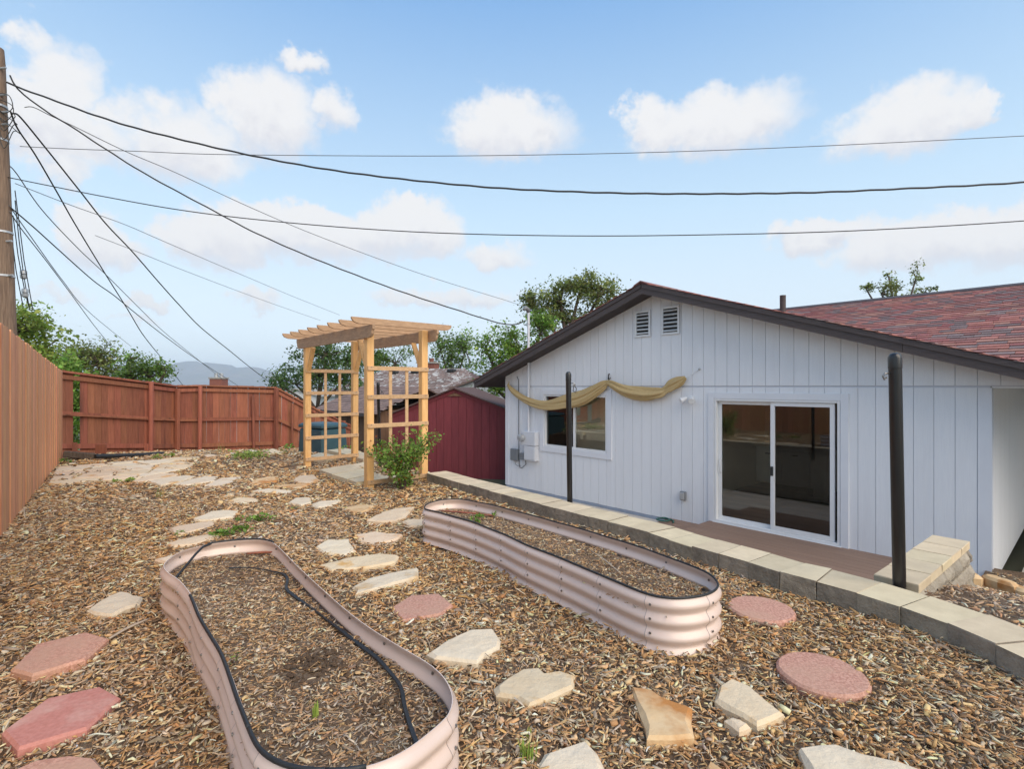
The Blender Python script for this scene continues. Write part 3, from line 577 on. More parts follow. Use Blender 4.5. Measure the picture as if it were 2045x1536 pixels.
# ------------------------------------------------------------------ fittings on the wall
def on_wall(name, label, cat, u, v, q=-.014):
    s, z = W(u, v, q); return thing(name, label, cat, HW(s, q, z), HROT), s, z
def build_fittings():
    # service mast
    s, _ = W(1056, 800, -.06); zt = 2.42 + (VH - 628) / F * 12.2
    m = thing('service_mast', 'grey conduit mast running up the wall and through the eave', 'conduit', HW(s, -.07, 1.35), HROT)
    MB().tube([(0, 0, 0), (0, 0, zt - 1.35)], .028, 10).build('conduit', M['paintbox'], m, smooth=60)
    MB().tube([(0, 0, zt - 1.35), (0, -.02, zt - 1.28), (0, -.09, zt - 1.25), (0, -.15, zt - 1.30)], [.035, .05, .05, .03], 10).build('weatherhead', M['greybox'], m, smooth=True)
    MB().bar((-.14, 0, zt - 1.62), (.03, 0, zt - 1.62), .03, .03).build('bracket', M['galv'], m)
    MB().tube([(-.045, .03, .0), (-.045, .03, 1.1)], .012, 6).build('ground_wire', M['paintbox'], m)
    # meter box
    sa, z1 = W(1047, 863, -.02); sb, z0 = W(1076, 891, -.02)
    b = thing('meter_box', 'white electric meter box with a round glass dial', 'meter box', HW((sa + sb) / 2, -.014, z0), HROT)
    w = (sb - sa) / 2; h = z1 - z0 + .03
    MB().box(-w, w, -.13, 0, 0, h).build('box_body', M['paintbox'], b, bevel=.008)
    MB().lathe([(.085, 0), (.09, .03), (.08, .06), (.075, .10), (.04, .115)], (0, 0, 0), 16).build('meter_dial', M['galv'], b, smooth=50)
    o = LAST[0]; o.rotation_euler = (R(90), 0, 0); o.location = (-w + .08, -.13, h * .55)
    sa, z1 = W(1054, 893, -.02); sb, z0b = W(1076, 921, -.02)
    b = thing('breaker_box', 'white breaker box hanging under the meter box', 'breaker box', HW((sa + sb) / 2, -.014, z0b), HROT)
    w = (sb - sa) / 2
    MB().box(-w, w, -.13, 0, 0, z0 - z0b - .01).build('box_body', M['paintbox'], b, bevel=.008)
    MB().box(-w + .02, w - .02, -.14, -.131, .03, z0 - z0b - .05).build('cover', M['paintbox'], b, bevel=.003)
    sa, z1 = W(1022, 895, -.02); sb, z0 = W(1037, 921, -.02)
    b = thing('telecom_box', 'dark grey telecom box low beside the house corner', 'utility box', HW((sa + sb) / 2, -.014, z0), HROT); w = (sb - sa) / 2
    MB().box(-w, w, -.07, 0, 0, z1 - z0).build('box_body', M['greybox'], b, bevel=.02)
    MB().tube([(0, -.03, 0), (.03, -.03, -.09), (.12, -.03, -.12), (.2, -.03, -.1)], .006, 5).build('cable', M['greybox'], b)
    sa, z1 = W(1042, 904, -.02); sb, z0 = W(1053, 919, -.02)
    b = thing('junction_box', 'little grey junction box with a looping black cable', 'junction box', HW((sa + sb) / 2, -.014, z0), HROT); w = (sb - sa) / 2
    MB().box(-w, w, -.09, 0, 0, z1 - z0).build('box_body', M['greybox'], b, bevel=.008)
    sx, zz = W(1036, 752, -.02); x = sx - (sa + sb) / 2
    MB().tube([(x - .06, -.01, zz - z0 + .0), (x, -.015, zz - z0 - .08), (x + .01, -.015, .3), (x + .02, -.015, -.12), (.05 + x, -.015, -.2), (x + .12, -.015, -.2), (w - .03, -.02, -.1), (w - .04, -.03, .01)], .007, 5).build('cable', M['wire'], b)
    # flood light with two heads
    b, s, z = on_wall('flood_light', 'small white twin headed flood light beside the sliding door', 'flood light', 1381, 796)
    MB().lathe([(.05, 0), (.05, .03), (.03, .05)], (0, 0, 0), 12).build('base', M['vinyl'], b, smooth=40); LAST[0].rotation_euler = (R(90), 0, 0)
    for dx in (-.09, .05):
        MB().lathe([(.02, -.05), (.03, -.04), (.038, .02), (.055, .07), (.05, .075)], (0, 0, 0), 12).build('lamp_head', M['vinyl'], b, smooth=40)
        o = LAST[0]; o.location = (dx, -.08, -.01); o.rotation_euler = (R(115), 0, R(-35 if dx < 0 else 25))
    # outlet
    b, s, z = on_wall('outdoor_outlet', 'grey weatherproof outlet box low on the white wall', 'outlet', 1366, 990)
    MB().box(-.05, .05, -.06, 0, -.075, .075).build('box_body', M['greybox'], b, bevel=.008)
    MB().box(-.04, .04, -.085, -.061, -.06, .06).build('cover', M['galv'], b, bevel=.006)
    # camera hook
    b, s, z = on_wall('wall_hook', 'black snap hook above the middle of the tan cloth', 'hook', 1217, 752)
    MB().tube([(0, 0, .05), (0, -.03, .03), (.01, -.04, -.02), (0, -.03, -.06), (-.01, -.02, -.02)], .012, 6).build('snap_hook', M['rubber'], b, smooth=True)
    # tan shade cloth, bunched along the wall
    key = [(1014, 768, .018), (1024, 782, .045), (1050, 798, .055), (1090, 809, .06), (1130, 804, .075), (1165, 793, .07), (1200, 772, .05), (1213, 765, .026), (1225, 770, .05),
           (1250, 781, .07), (1290, 787, .08), (1318, 784, .06), (1328, 779, .038), (1340, 771, .05), (1356, 762, .042), (1369, 754, .014)]
    pts = []; 
    for u, v, r in key:
        s, z = W(u, v, -.09); pts.append((s, z, r * 1.28))
    cp = catmull([Vector(p) for p in pts], 9)
    mb = MB(); n = 44; vs = []; fs = []
    for i, p in enumerate(cp):
        t = cp[min(i + 1, len(cp) - 1)] - cp[max(i - 1, 0)]; t = Vector((t.x, t.y)).normalized(); nn = Vector((-t.y, t.x))
        for k in range(n):
            a = 2 * math.pi * k / n
            f = .9 + .26 * math.sin(2 * a + i * .09) + .22 * math.sin(5 * a - i * .06 + 1) + .15 * math.sin(9 * a + i * .10)
            f += .25 * mnoise.noise(Vector((math.cos(a) * 1.2, math.sin(a) * 1.2, i * .06)))
            rr = p.z * f
            vs.append((p.x + nn.x * rr * 1.25 * math.sin(a), -.09 - rr * .75 * math.cos(a), p.y + nn.y * rr * 1.25 * math.sin(a)))
    for i in range(len(cp) - 1):
        for k in range(n): fs.append((i*n+k, i*n+(k+1) % n, (i+1)*n+(k+1) % n, (i+1)*n+k))
    fs += [tuple(range(n)), tuple((len(cp) - 1) * n + k for k in range(n))]
    o = thing('shade_cloth', 'bunched tan shade cloth strung along the white wall over the window', 'shade cloth', (C0.x, C0.y, ZB), HROT)
    mb.add(vs, fs).build('cloth', M['cloth'], o, smooth=True)
    s1, z1 = W(1369, 754, -.09); s2, z2 = W(1397, 737, -.02); MB().tube([(s1 - .03, -.09, z1 - .02), (s2, -.016, z2)], .006, 5).build('cord', M['vinyl'], o)
    s2, z2 = W(1397, 737, -.02); MB().lathe([(.02, 0), (.02, .02), (.01, .03)], (0, 0, 0), 10).build('eye_bolt', M['galv'], o); LAST[0].location = (s2, -.015, z2); LAST[0].rotation_euler = (R(90), 0, 0)
    s1, z1 = W(1016, 771, -.09); MB().tube([(s1, -.09, z1), (s1 - .06, -.03, z1 + .1)], .01, 5).build('cord', M['cloth'], o)
    s1, z1 = W(1213, 764, -.09); MB().tube([(s1, -.09, z1), (s1 + .03, -.03, z1 + .1)], .008, 5).build('cord', M['rubber'], o)
    # garden hose
    h = [HW(4.52 + (.17 - .008 * k) * math.cos(k * .7), -.30 + (.15 - .007 * k) * math.sin(k * .7), .101 + .0028 * k) for k in range(14)]
    tag(MB().tube(catmull(h, 6), .014, 7).build('garden_hose', M['hose'], smooth=True), 'green garden hose beside the deck step', 'hose')
build_fittings()

# ------------------------------------------------------------------ deck, patio, paths
def build_deck():
    dk = thing('deck', 'brown composite deck boards below the sliding door', 'deck', HW(5.2, -1.4, 0), HROT)
    s0, s1 = 5.16, 7.74
    for i in range(10):
        y = .03 + i * .138
        MB().box(0, s1 - s0, y, y + .133, .165, .19).build('deck_board', M['deck'], dk, bevel=.003)
    MB().box(.02, s1 - s0 - .02, .03, 1.38, 0, .16).build('deck_frame', M['deck'], dk)
    st = thing('deck_step', 'low brown step at the end of the deck', 'step', HW(4.45, -1.4, 0), HROT)
    for i in range(10):
        y = .03 + i * .138
        MB().box(0, .69, y, y + .133, .06, .085).build('deck_board', M['deck'], st, bevel=.003)
    MB().box(.02, .67, .03, 1.38, -.03, .058).build('step_frame', M['deck'], st)
    # patio slab between the retaining wall and the house
    mb = MB(); pts = [HW(-.6, -.02, -.02), HW(SW, -.02, -.02), HW(8.5, -3.4, -.02), HW(2.0, -3.6, -.02), HW(-2.5, -3.2, -.02)]
    tag(mb.prism([(p.x, p.y) for p in pts], 2, ZB - .1, ZB + .005).build('patio', M['path']), 'concrete patio below the retaining wall', kind='structure')
    # path along the right side of the house
    pts = [HW(8.85, -.9, 0), HW(11.5, -.9, 0), HW(11.5, 7, 0), HW(8.85, 7, 0)]
    tag(MB().prism([(p.x, p.y) for p in pts], 2, ZB - .1, ZB + .06).build('path', M['path']), 'concrete path along the house side', kind='structure')
    # mulch slope right of the return wall
    V = []; nq, ns = 30, 30
    for j in range(nq + 1):
        for i in range(ns + 1):
            q = -4.35 + 4.6 * j / nq; s = 8.62 + .22 * min(1, j / nq * 1.5) * 0 + (3.4) * i / ns
            z = float(.05 - .78 * smooth01((q + 4.2) / 4.1)) + .012 * math.sin(9 * s + 7 * q); p = C0 + AX * s + NX * q; V.append((p.x, p.y, z if s < 10.6 or q < -1.5 else z))
    w = ns + 1; mb = MB(); mb.v = V; mb.f = [(j*w+i, j*w+i+1, (j+1)*w+i+1, (j+1)*w+i) for j in range(nq) for i in range(ns) if not (V[j*w+i][1] > 1e9)]
    # leave the path free
    keep = []
    for f in mb.f:
        c = sum((Vector(V[i]) for i in f), Vector()) / 4; r = Vector((c.x, c.y)) - C0
        if not (r.dot(AX) > 9.0 and r.dot(NX) > -.95): keep.append(f)
    mb.f = keep
    tag(mb.build('mulch_slope', M['soil'], smooth=True), 'mulched slope between the block wall and the house corner', kind='structure')
build_deck()

# ------------------------------------------------------------------ retaining wall of tan blocks
def rough_block(fp, z0, z1, seed, amp=.0):
    """a block on a footprint of four corners, worn corners"""
    rr = random.Random(seed); c = sum(fp, Vector((0, 0, 0))) / 4
    top = [c + (p - c) * .993 for p in fp]
    mb = MB(); vs = []
    for p in fp: vs.append((p.x, p.y, z0))
    for p in fp: vs.append((p.x + rr.uniform(-amp, amp), p.y + rr.uniform(-amp, amp), z1 - .006))
    for p in top: vs.append((p.x, p.y, z1 + rr.uniform(-.002, .002)))
    fs = [(3,2,1,0), (8,9,10,11)] + [(i, (i+1) % 4, 4 + (i+1) % 4, 4 + i) for i in range(4)] + [(4 + i, 4 + (i+1) % 4, 8 + (i+1) % 4, 8 + i) for i in range(4)]
    mb.add(vs, fs); return mb
def build_retaining():
    rw = thing('retaining_wall', 'low curving retaining wall of tan concrete blocks along the terrace', 'wall', (wall_front[-1].x, wall_front[-1].y, 0))
    def along(c, t):
        i = t * (len(c) - 1); j = min(int(i), len(c) - 2); return c[j].lerp(c[j + 1], i - j)
    # arc length of front line
    L_ = sum((b - a).length for a, b in zip(wall_front, wall_front[1:])); n = int(L_ / .232); o = rw.location
    def nearest_back(p, dirn):
        best = None
        for a, b in zip(wall_back, wall_back[1:]):
            m = (a + b) / 2; dd = m - p; k = abs(dd.dot(dirn)) / max(.05, dd.length)
            if dd.length < .75 and (best is None or k < best[0]): best = (k, m)
        return best[1] if best else None
    joints = []
    for k in range(n + 1):
        p = along(wall_front, k / n); a = along(wall_front, max(0, k / n - .01)); b = along(wall_front, min(1, k / n + .01)); t = (b - a).normalized()
        nrm = Vector((-t.y, t.x, 0));  nrm = nrm if nrm.dot(Vector((NX.x, NX.y, 0))) > 0 else -nrm
        q = p + nrm * .335
        joints.append((p, q, t))
    for k in range(n):
        (p0, q0, t0), (p1, q1, t1) = joints[k], joints[k + 1]; g = .0018
        dy = random.uniform(-.006, .006); nv = (q0 - p0).normalized() * dy
        fp = [p0 + t0 * g + nv, p1 - t1 * g + nv, q1 - t1 * g + nv, q0 + t0 * g + nv]
        fp = [Vector((p.x - o.x, p.y - o.y, 0)) for p in fp]
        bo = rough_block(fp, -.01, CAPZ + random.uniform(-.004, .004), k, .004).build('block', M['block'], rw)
        bo.data.materials.append(M['shaded_face']); nf = -(q0 - p0).normalized()
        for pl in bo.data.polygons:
            if pl.normal.z < .5: pl.material_index = 1  # all but the top get the tone with shade painted in
        fp2 = [p + (q0 - p0).normalized() * .03 for p in fp]
        if k % 2 == 0 and k + 1 < n:
            pp1, qq1, tt1 = joints[k + 2 if k + 2 <= n else n]
            a = [p0, pp1, qq1, q0]; off = (q0 - p0).normalized() * .02
            a = [Vector((p.x - o.x + off.x, p.y - o.y + off.y, 0)) for p in a]
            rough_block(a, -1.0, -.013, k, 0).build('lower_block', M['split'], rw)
    # return wall towards the house corner
    rt = thing('return_wall', 'short split face block wall running from the black pole toward the house', 'wall', P(1829, 1172, CAPZ) * 1.0)
    rt.location.z = 0; o = rt.location
    a = P(1829, 1172, CAPZ); b = P(1937, 1081, CAPZ); t = (b - a).normalized(); nv = Vector((-t.y, t.x, 0)) * .25
    a = a + t * .06; n = 5; L_ = (b - a).length
    for i in range(n):
        p0 = a + t * (L_ * i / n + .002); p1 = a + t * (L_ * (i + 1) / n - .002)
        fp = [Vector((p.x - o.x, p.y - o.y, 0)) for p in (p0, p1, p1 + nv, p0 + nv)]
        rough_block(fp, .075, CAPZ - .004, 50 + i, .003).build('cap_block', M['block'], rt)
    for c in range(5):
        z1 = .072 - c * .135; off = (c % 2) * .12
        x = -off
        while x < L_ + .04 * c - .02:
            x0 = max(x, 0) + .002; x1 = min(x + .235, L_ + .03 * c); x += .24
            if x1 - x0 < .04: continue
            # split face: bulged front
            mb = MB(); nx_, nz_ = 4, 3; vs = []; fs = []
            for jz in range(nz_ + 1):
                for ix in range(nx_ + 1):
                    e = 0 if ix in (0, nx_) or jz in (0, nz_) else .022 + .018 * random.random()
                    p = a + t * (x0 + (x1 - x0) * ix / nx_) - nv.normalized() * (e - .012 + .012 * (c > 0))
                    vs.append((p.x - o.x, p.y - o.y, z1 - .13 + .128 * jz / nz_))
            for jz in range(nz_):
                for ix in range(nx_): k = jz * (nx_ + 1) + ix; fs.append((k, k + 1, k + nx_ + 2, k + nx_ + 1))
            k0 = len(vs)
            for (xx, zz) in ((x0, z1 - .13), (x1, z1 - .13), (x1, z1 - .002), (x0, z1 - .002)):
                p = a + t * xx + nv; vs.append((p.x - o.x, p.y - o.y, zz))
            w = nx_ + 1
            fs += [(k0, k0 + 3, k0 + 2, k0 + 1), tuple(range(0, w)) + (k0 + 1, k0), tuple(nz_ * w + i for i in range(w)) + (k0 + 2, k0 + 3), tuple(j * w for j in range(nz_ + 1)) + (k0 + 3, k0), tuple(j * w + nx_ for j in range(nz_ + 1)) + (k0 + 2, k0 + 1)]
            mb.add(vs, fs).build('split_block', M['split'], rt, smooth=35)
build_retaining()
# edging stones at the foot of the mulch slope
for i, (u, v, w, h) in enumerate(((1938, 1150, 30, 10), (1985, 1157, 26, 10), (2010, 1165, 26, 9), (2038, 1178, 26, 9))):
    p = D(u, v, 5.15 - .1 * i); mb = MB(); n = 9
    ring = [(math.cos(2 * math.pi * k / n) * random.uniform(.8, 1.1), math.sin(2 * math.pi * k / n) * random.uniform(.8, 1.1)) for k in range(n)]
    ww = w / F * 5; vs = [(x * ww * .6, y * .12, -.12) for x, y in ring] + [(x * ww * .6, y * .12, .0) for x, y in ring] + [(x * ww * .4, y * .07, .025) for x, y in ring]
    mb.add(vs, [tuple(range(2*n, 3*n))] + [(j*n+k, j*n+(k+1) % n, (j+1)*n+(k+1) % n, (j+1)*n+k) for j in range(2) for k in range(n)])
    tag(mb.build('edging_stone', M['flag_orange'], loc=p, smooth=30), ('edging stone butting against the end of the split face wall', 'edging stone in front of the house corner, next to the one at the wall', 'edging stone between the house corner and the side path', 'edging stone beside the concrete side path')[i], 'stone', 'edging stones by the side path')

# ------------------------------------------------------------------ stones and pavers on the mulch
STONE_POLYS = []      # (xy array) to keep chips off
def slab_from_px(px, top, mat, name, label, cat, group=None, thick=.05, rag=.012, tilt=0.0, base=0.0):
    pts = [P(u, v, base + top) for u, v in px]
    poly = [Vector((p.x, p.y)) for p in pts]
    return slab(poly, base + top, mat, name, label, cat, group, thick, rag, tilt)
def slab(poly, top, mat, name, label, cat, group=None, thick=.05, rag=.012, tilt=0.0, parent=None, rnd_round=False):
    c = sum(poly, Vector((0, 0))) / len(poly)
    ar = sum(a.x * b.y - b.x * a.y for a, b in zip(poly, poly[1:] + poly[:1]))
    if ar < 0: poly = poly[::-1]
    # ragged outline
    ring = []
    for a, b in zip(poly, poly[1:] + poly[:1]):
        L_ = (b - a).length; n = max(1, min(4, int(L_ / .07))) if rag else 1
        for k in range(n):
            p = a.lerp(b, k / n)
            if rag: p = p + Vector((random.uniform(-rag, rag), random.uniform(-rag, rag))) * (1 if k else .5)
            ring.append(p)
    n = len(ring); tx, ty = random.uniform(-tilt, tilt), random.uniform(-tilt, tilt)
    tz = lambda p: (p.x - c.x) * tx + (p.y - c.y) * ty
    zb = float(gz(c.x, c.y))
    def sh(p, k): d = (c - p); return p + d.normalized() * min(k, d.length * .4)
    vs = [(p.x - c.x, p.y - c.y, -thick) for p in ring]
    vs += [(p.x - c.x + (random.uniform(-rag, rag) if rag else 0) * .5, p.y - c.y, top + tz(p) - .012 - (random.uniform(0, .008) if rag else 0)) for p in ring]
    vs += [(sh(p, .012 + (random.uniform(0, .014) if rag else 0)).x - c.x, sh(p, .012).y - c.y, top + tz(p) - (random.uniform(0, .003) if rag else 0)) for p in ring]
    vs += [((p.x - c.x) * .5, (p.y - c.y) * .5, top + tz(p) * .5 + (random.uniform(-.003, .004) if rag else .002)) for p in ring]
    vs += [(0, 0, top + (random.uniform(-.002, .004) if rag else .003))]
    fs = [(j*n+k, j*n+(k+1) % n, (j+1)*n+(k+1) % n, (j+1)*n+k) for j in range(3) for k in range(n)] + [(3*n+k, 3*n+(k+1) % n, 4*n) for k in range(n)]
    mb = MB().add(vs, fs)
    o = mb.build(name, mat, parent, smooth=28)
    o.location = (c.x, c.y, 0)
    if label: tag(o, label, cat, group)
    STONE_POLYS.append(np.array([(p.x, p.y) for p in ring])); return o

FLAG = [
 ('flag_pale', [(172,1218),(195,1200),(240,1181),(286,1190),(280,1203),(250,1214),(225,1227),(190,1225)], 'pale flagstone with a rust streak beside the long steel bed'),
 ('flag_pale', [(854,1303),(890,1279),(942,1256),(984,1254),(999,1275),(999,1290),(969,1305),(952,1322),(905,1316),(867,1311)], 'pale rounded flagstone between the two steel beds'),
 ('flag', [(987,1371),(1006,1354),(1040,1335),(1077,1333),(1089,1344),(1122,1338),(1151,1348),(1149,1367),(1107,1387),(1055,1408),(1032,1391),(991,1386)], 'wide buff flagstone with tan veins and a notched edge'),
 ('flag_orange', [(1259,1371),(1295,1376),(1325,1391),(1382,1410),(1384,1466),(1345,1472),(1293,1472),(1280,1425)], 'triangular flagstone with a strong rust orange corner'),
 ('flag', [(1439,1367),(1461,1353),(1495,1365),(1530,1396),(1564,1425),(1540,1436),(1515,1444),(1487,1427),(1446,1408),(1427,1395)], 'thick buff flagstone leaning on a smaller flat stone'),
 ('flag', [(1444,1434),(1456,1428),(1480,1437),(1502,1448),(1480,1459)], 'small flat buff stone under the thick leaning flagstone'),
 ('flag_pale', [(1592,1496),(1626,1487),(1667,1485),(1724,1504),(1800,1520),(1860,1540),(1880,1580),(1640,1580),(1612,1530)], 'large pale flagstone close to the round red paver'),
 ('flag_orange', [(1400,1545),(1409,1528),(1420,1517),(1452,1536),(1460,1570),(1410,1575)], 'small orange flagstone tip beside the large pale one'),
 ('flag_pale', [(1062,1536),(1085,1500),(1122,1492),(1167,1476),(1194,1500),(1209,1536),(1200,1590),(1055,1590)], 'smooth cream flagstone in front of the grass tuft'),
 ('flag', [(734,1037),(764,1022),(789,1016),(826,1012),(811,1031),(789,1039),(751,1040)], 'buff flagstone beside the far end of the corrugated bed'),
 ('flag_orange', [(687,1013),(717,1007),(747,1009),(732,1019),(706,1025)], 'small orange flagstone next to the rose shrub path'),
 ('flag', [(802,1040),(822,1036),(860,1036),(858,1050),(819,1049)], 'flagstone partly tucked against the corrugated bed wall'),
 ('flag', [(708,1067),(747,1061),(804,1067),(792,1077),(747,1087),(721,1081)], 'thick buff flagstone with an orange end in the stepping path'),
 ('flag_pale', [(630,1091),(655,1078),(697,1076),(710,1098),(690,1107),(650,1104)], 'pale five sided flagstone beside the long bed corner'),
 ('flag', [(635,1129),(700,1112),(760,1105),(796,1108),(790,1120),(720,1133),(660,1138)], 'long narrow flagstone with a reddish edge in the path'),
 ('flag_pale', [(704,1171),(730,1155),(780,1143),(837,1133),(838,1150),(790,1163),(710,1186)], 'long straight cut flagstone before the red hexagon paver'),
 ('flag_pale', [(385,1035),(420,1021),(455,1018),(477,1020),(465,1031),(420,1038),(390,1038)], 'tapering pale flagstone above the weeds'),
 ('flag', [(338,1055),(350,1050),(410,1041),(427,1041),(420,1053),(350,1067)], 'brick shaped tan flagstone beside the weeds'),
 ('flag', [(332,1085),(350,1079),(380,1072),(430,1065),(442,1070),(390,1085),(345,1089)], 'thin tan flagstone touching the weeds at the bed end'),
 ('flag', [(308,1117),(325,1112),(352,1107),(360,1116),(335,1124)], 'flagstone end poking out behind the long bed corner'),
 ('flag_orange', [(494,968),(511,957),(531,952),(557,951),(552,960),(517,967)], 'rust orange flagstone midway along the path to the arbor'),
 ('flag', [(585,958),(595,950),(626,948),(638,958),(617,964),(592,962)], 'broad buff flagstone close to the outer arbor post'),
 ('flag_orange', [(543,970),(574,967),(620,965),(597,975)], 'thin orange edged flagstone in front of the arbor'),
 ('flag_pale', [(503,980),(537,975),(586,980),(577,987),(543,985)], 'thin pale flagstone in front of the arbor'),
 ('flag', [(448,1000),(475,993),(515,995),(518,1002),(480,1007)], 'orange tinged flagstone among weeds in the mulch'),
 ('flag_pale', [(575,1003),(590,994),(618,993),(622,1002),(600,1008)], 'small pale flagstone, first of a close pair'),
 ('flag_pale', [(620,1006),(640,1000),(682,999),(660,1010),(635,1013)], 'small pale flagstone, wider of a close pair'),
 ('flag_pale', [(408,970),(432,958),(447,954),(481,952),(464,964),(438,971)], 'white flagstone at the end of the row by the flagstone patio'),
 ('flag_pale', [(343,967),(387,955),(410,951),(437,951),(430,960),(372,968)], 'white flagstone with a reddish edge in the row by the patio'),
 ('flag_pale', [(294,961),(338,952),(372,949),(392,951),(361,961),(321,968)], 'white flagstone next to the loose patio corner'),
 ('flag', [(264,960),(301,948),(347,944),(357,948),(309,958),(275,962)], 'long flagstone lying against the flagstone patio'),
 ('flag', [(319,917),(350,913),(399,912),(370,918)], 'far thin flagstone beyond the flagstone patio'),
 ('flag', [(399,910),(420,907),(437,909),(420,912)], 'far small flagstone beside a green weed patch'),
 ('flag_pale', [(445,907),(462,904),(480,905),(466,908)], 'far small flagstone behind the green weed patch'),
 ('flag_pale', [(482,902),(500,898),(518,900),(505,905)], 'far flagstone near the back fence post'),
 ('flag', [(524,899),(545,896),(563,902),(545,906)], 'far flagstone close to the teal bin'),
]
for mn, px, lab in FLAG:
    yv = sum(v for u, v in px) / len(px)
    b0 = 0.0
    if yv < 915: b0 = -.02
    slab_from_px(px, .040 if yv > 1100 else .034, M[mn], 'flagstone', lab, 'flagstone', 'loose flagstones in the mulch', tilt=.012 if yv > 1000 else .0, base=b0)
HEX = [('paver', [(781,1213),(819,1189),(877,1185),(905,1207),(882,1226),(804,1239)], 'rough red hexagonal paver between the beds'),
       ('paver', [(21,1337),(73,1286),(174,1262),(218,1274),(171,1316),(63,1348)], 'long red hexagonal paver beside the grey stick'),
       ('paver_pink', [(3,1461),(94,1394),(202,1370),(241,1391),(174,1454),(35,1495)], 'smooth pink hexagonal paver with a pale worn middle'),
       ('paver', [(20,1540),(70,1518),(140,1507),(190,1512),(214,1542),(170,1600),(40,1610)], 'red hexagonal paver beyond the pink one')]
for mn, px, lab in HEX: slab_from_px(px, .038, M[mn], 'hexagon_paver', lab, 'paver', rag=0, group='hexagonal pavers')
for (u, v, r, lab, mn) in ((1520, 1214, .198, 'round red paver near the corrugated bed end', 'paver'), (1642, 1342, .203, 'round dark red paver with rough edges near the leaning flagstone', 'paver_pink')):
    c = P(u, v, .036); n = 22
    slab([Vector((c.x + r * math.cos(2*math.pi*k/n) * (1 + .015 * random.uniform(-1, 1)), c.y + r * math.sin(2*math.pi*k/n))) for k in range(n)], .036, M['paver' if mn == 'paver' else 'paver'], 'round_paver', lab, 'paver', 'round pavers', rag=0)
def voronoi_patio():
    outline = [(97,966),(115,931),(172,928),(258,921),(344,918),(367,923),(390,925),(370,935),(315,946),(258,959),(172,960),(130,967)]
    op = [Vector((P(u, v, .03).x, P(u, v, .03).y)) for u, v in outline]
    def clip(poly, p, nrm):
        out = []
        for a, b in zip(poly, poly[1:] + poly[:1]):
            da, db = (a - p).dot(nrm), (b - p).dot(nrm)
            if da <= 0: out.append(a)
            if da * db < 0: out.append(a.lerp(b, da / (da - db)))
        return out
    rr = random.Random(11); seeds = []
    xs = [p.x for p in op]; ys = [p.y for p in op]
    def inside(p):
        c = False
        for a, b in zip(op, op[1:] + op[:1]):
            if (a.y > p.y) != (b.y > p.y) and p.x < (b.x - a.x) * (p.y - a.y) / (b.y - a.y) + a.x: c = not c
        return c
    while len(seeds) < 26:
        p = Vector((rr.uniform(min(xs), max(xs)), rr.uniform(min(ys), max(ys))))
        if inside(p) and all((p - q).length > .36 for q in seeds): seeds.append(p)
        elif rr.random() < .0005: break
    pt = thing('flagstone_patio', 'patio of fitted buff flagstones beside the cedar fence', 'patio', (seeds[0].x, seeds[0].y, 0))
    for i, s in enumerate(seeds):
        poly = [p.copy() for p in op]
        for q in seeds:
            if q is not s:
                d = (q - s); poly = clip(poly, s + d * .5 - d.normalized() * .018, d.normalized())
                if len(poly) < 3: break
        if len(poly) < 3: continue
        pp = []
        for a, b in zip(poly, poly[1:] + poly[:1]):
            if (a - b).length > .03: pp.append(a)
        if len(pp) < 3: continue
        o = slab(pp, .032 + rr.uniform(-.004, .006), M[rr.choice(('flag', 'flag_pale', 'flag_pale', 'flag'))], 'flagstone', None, None, thick=.03, rag=.01)
        o.parent = pt; o.location = (o.location.x - pt.location.x, o.location.y - pt.location.y, 0)
voronoi_patio()

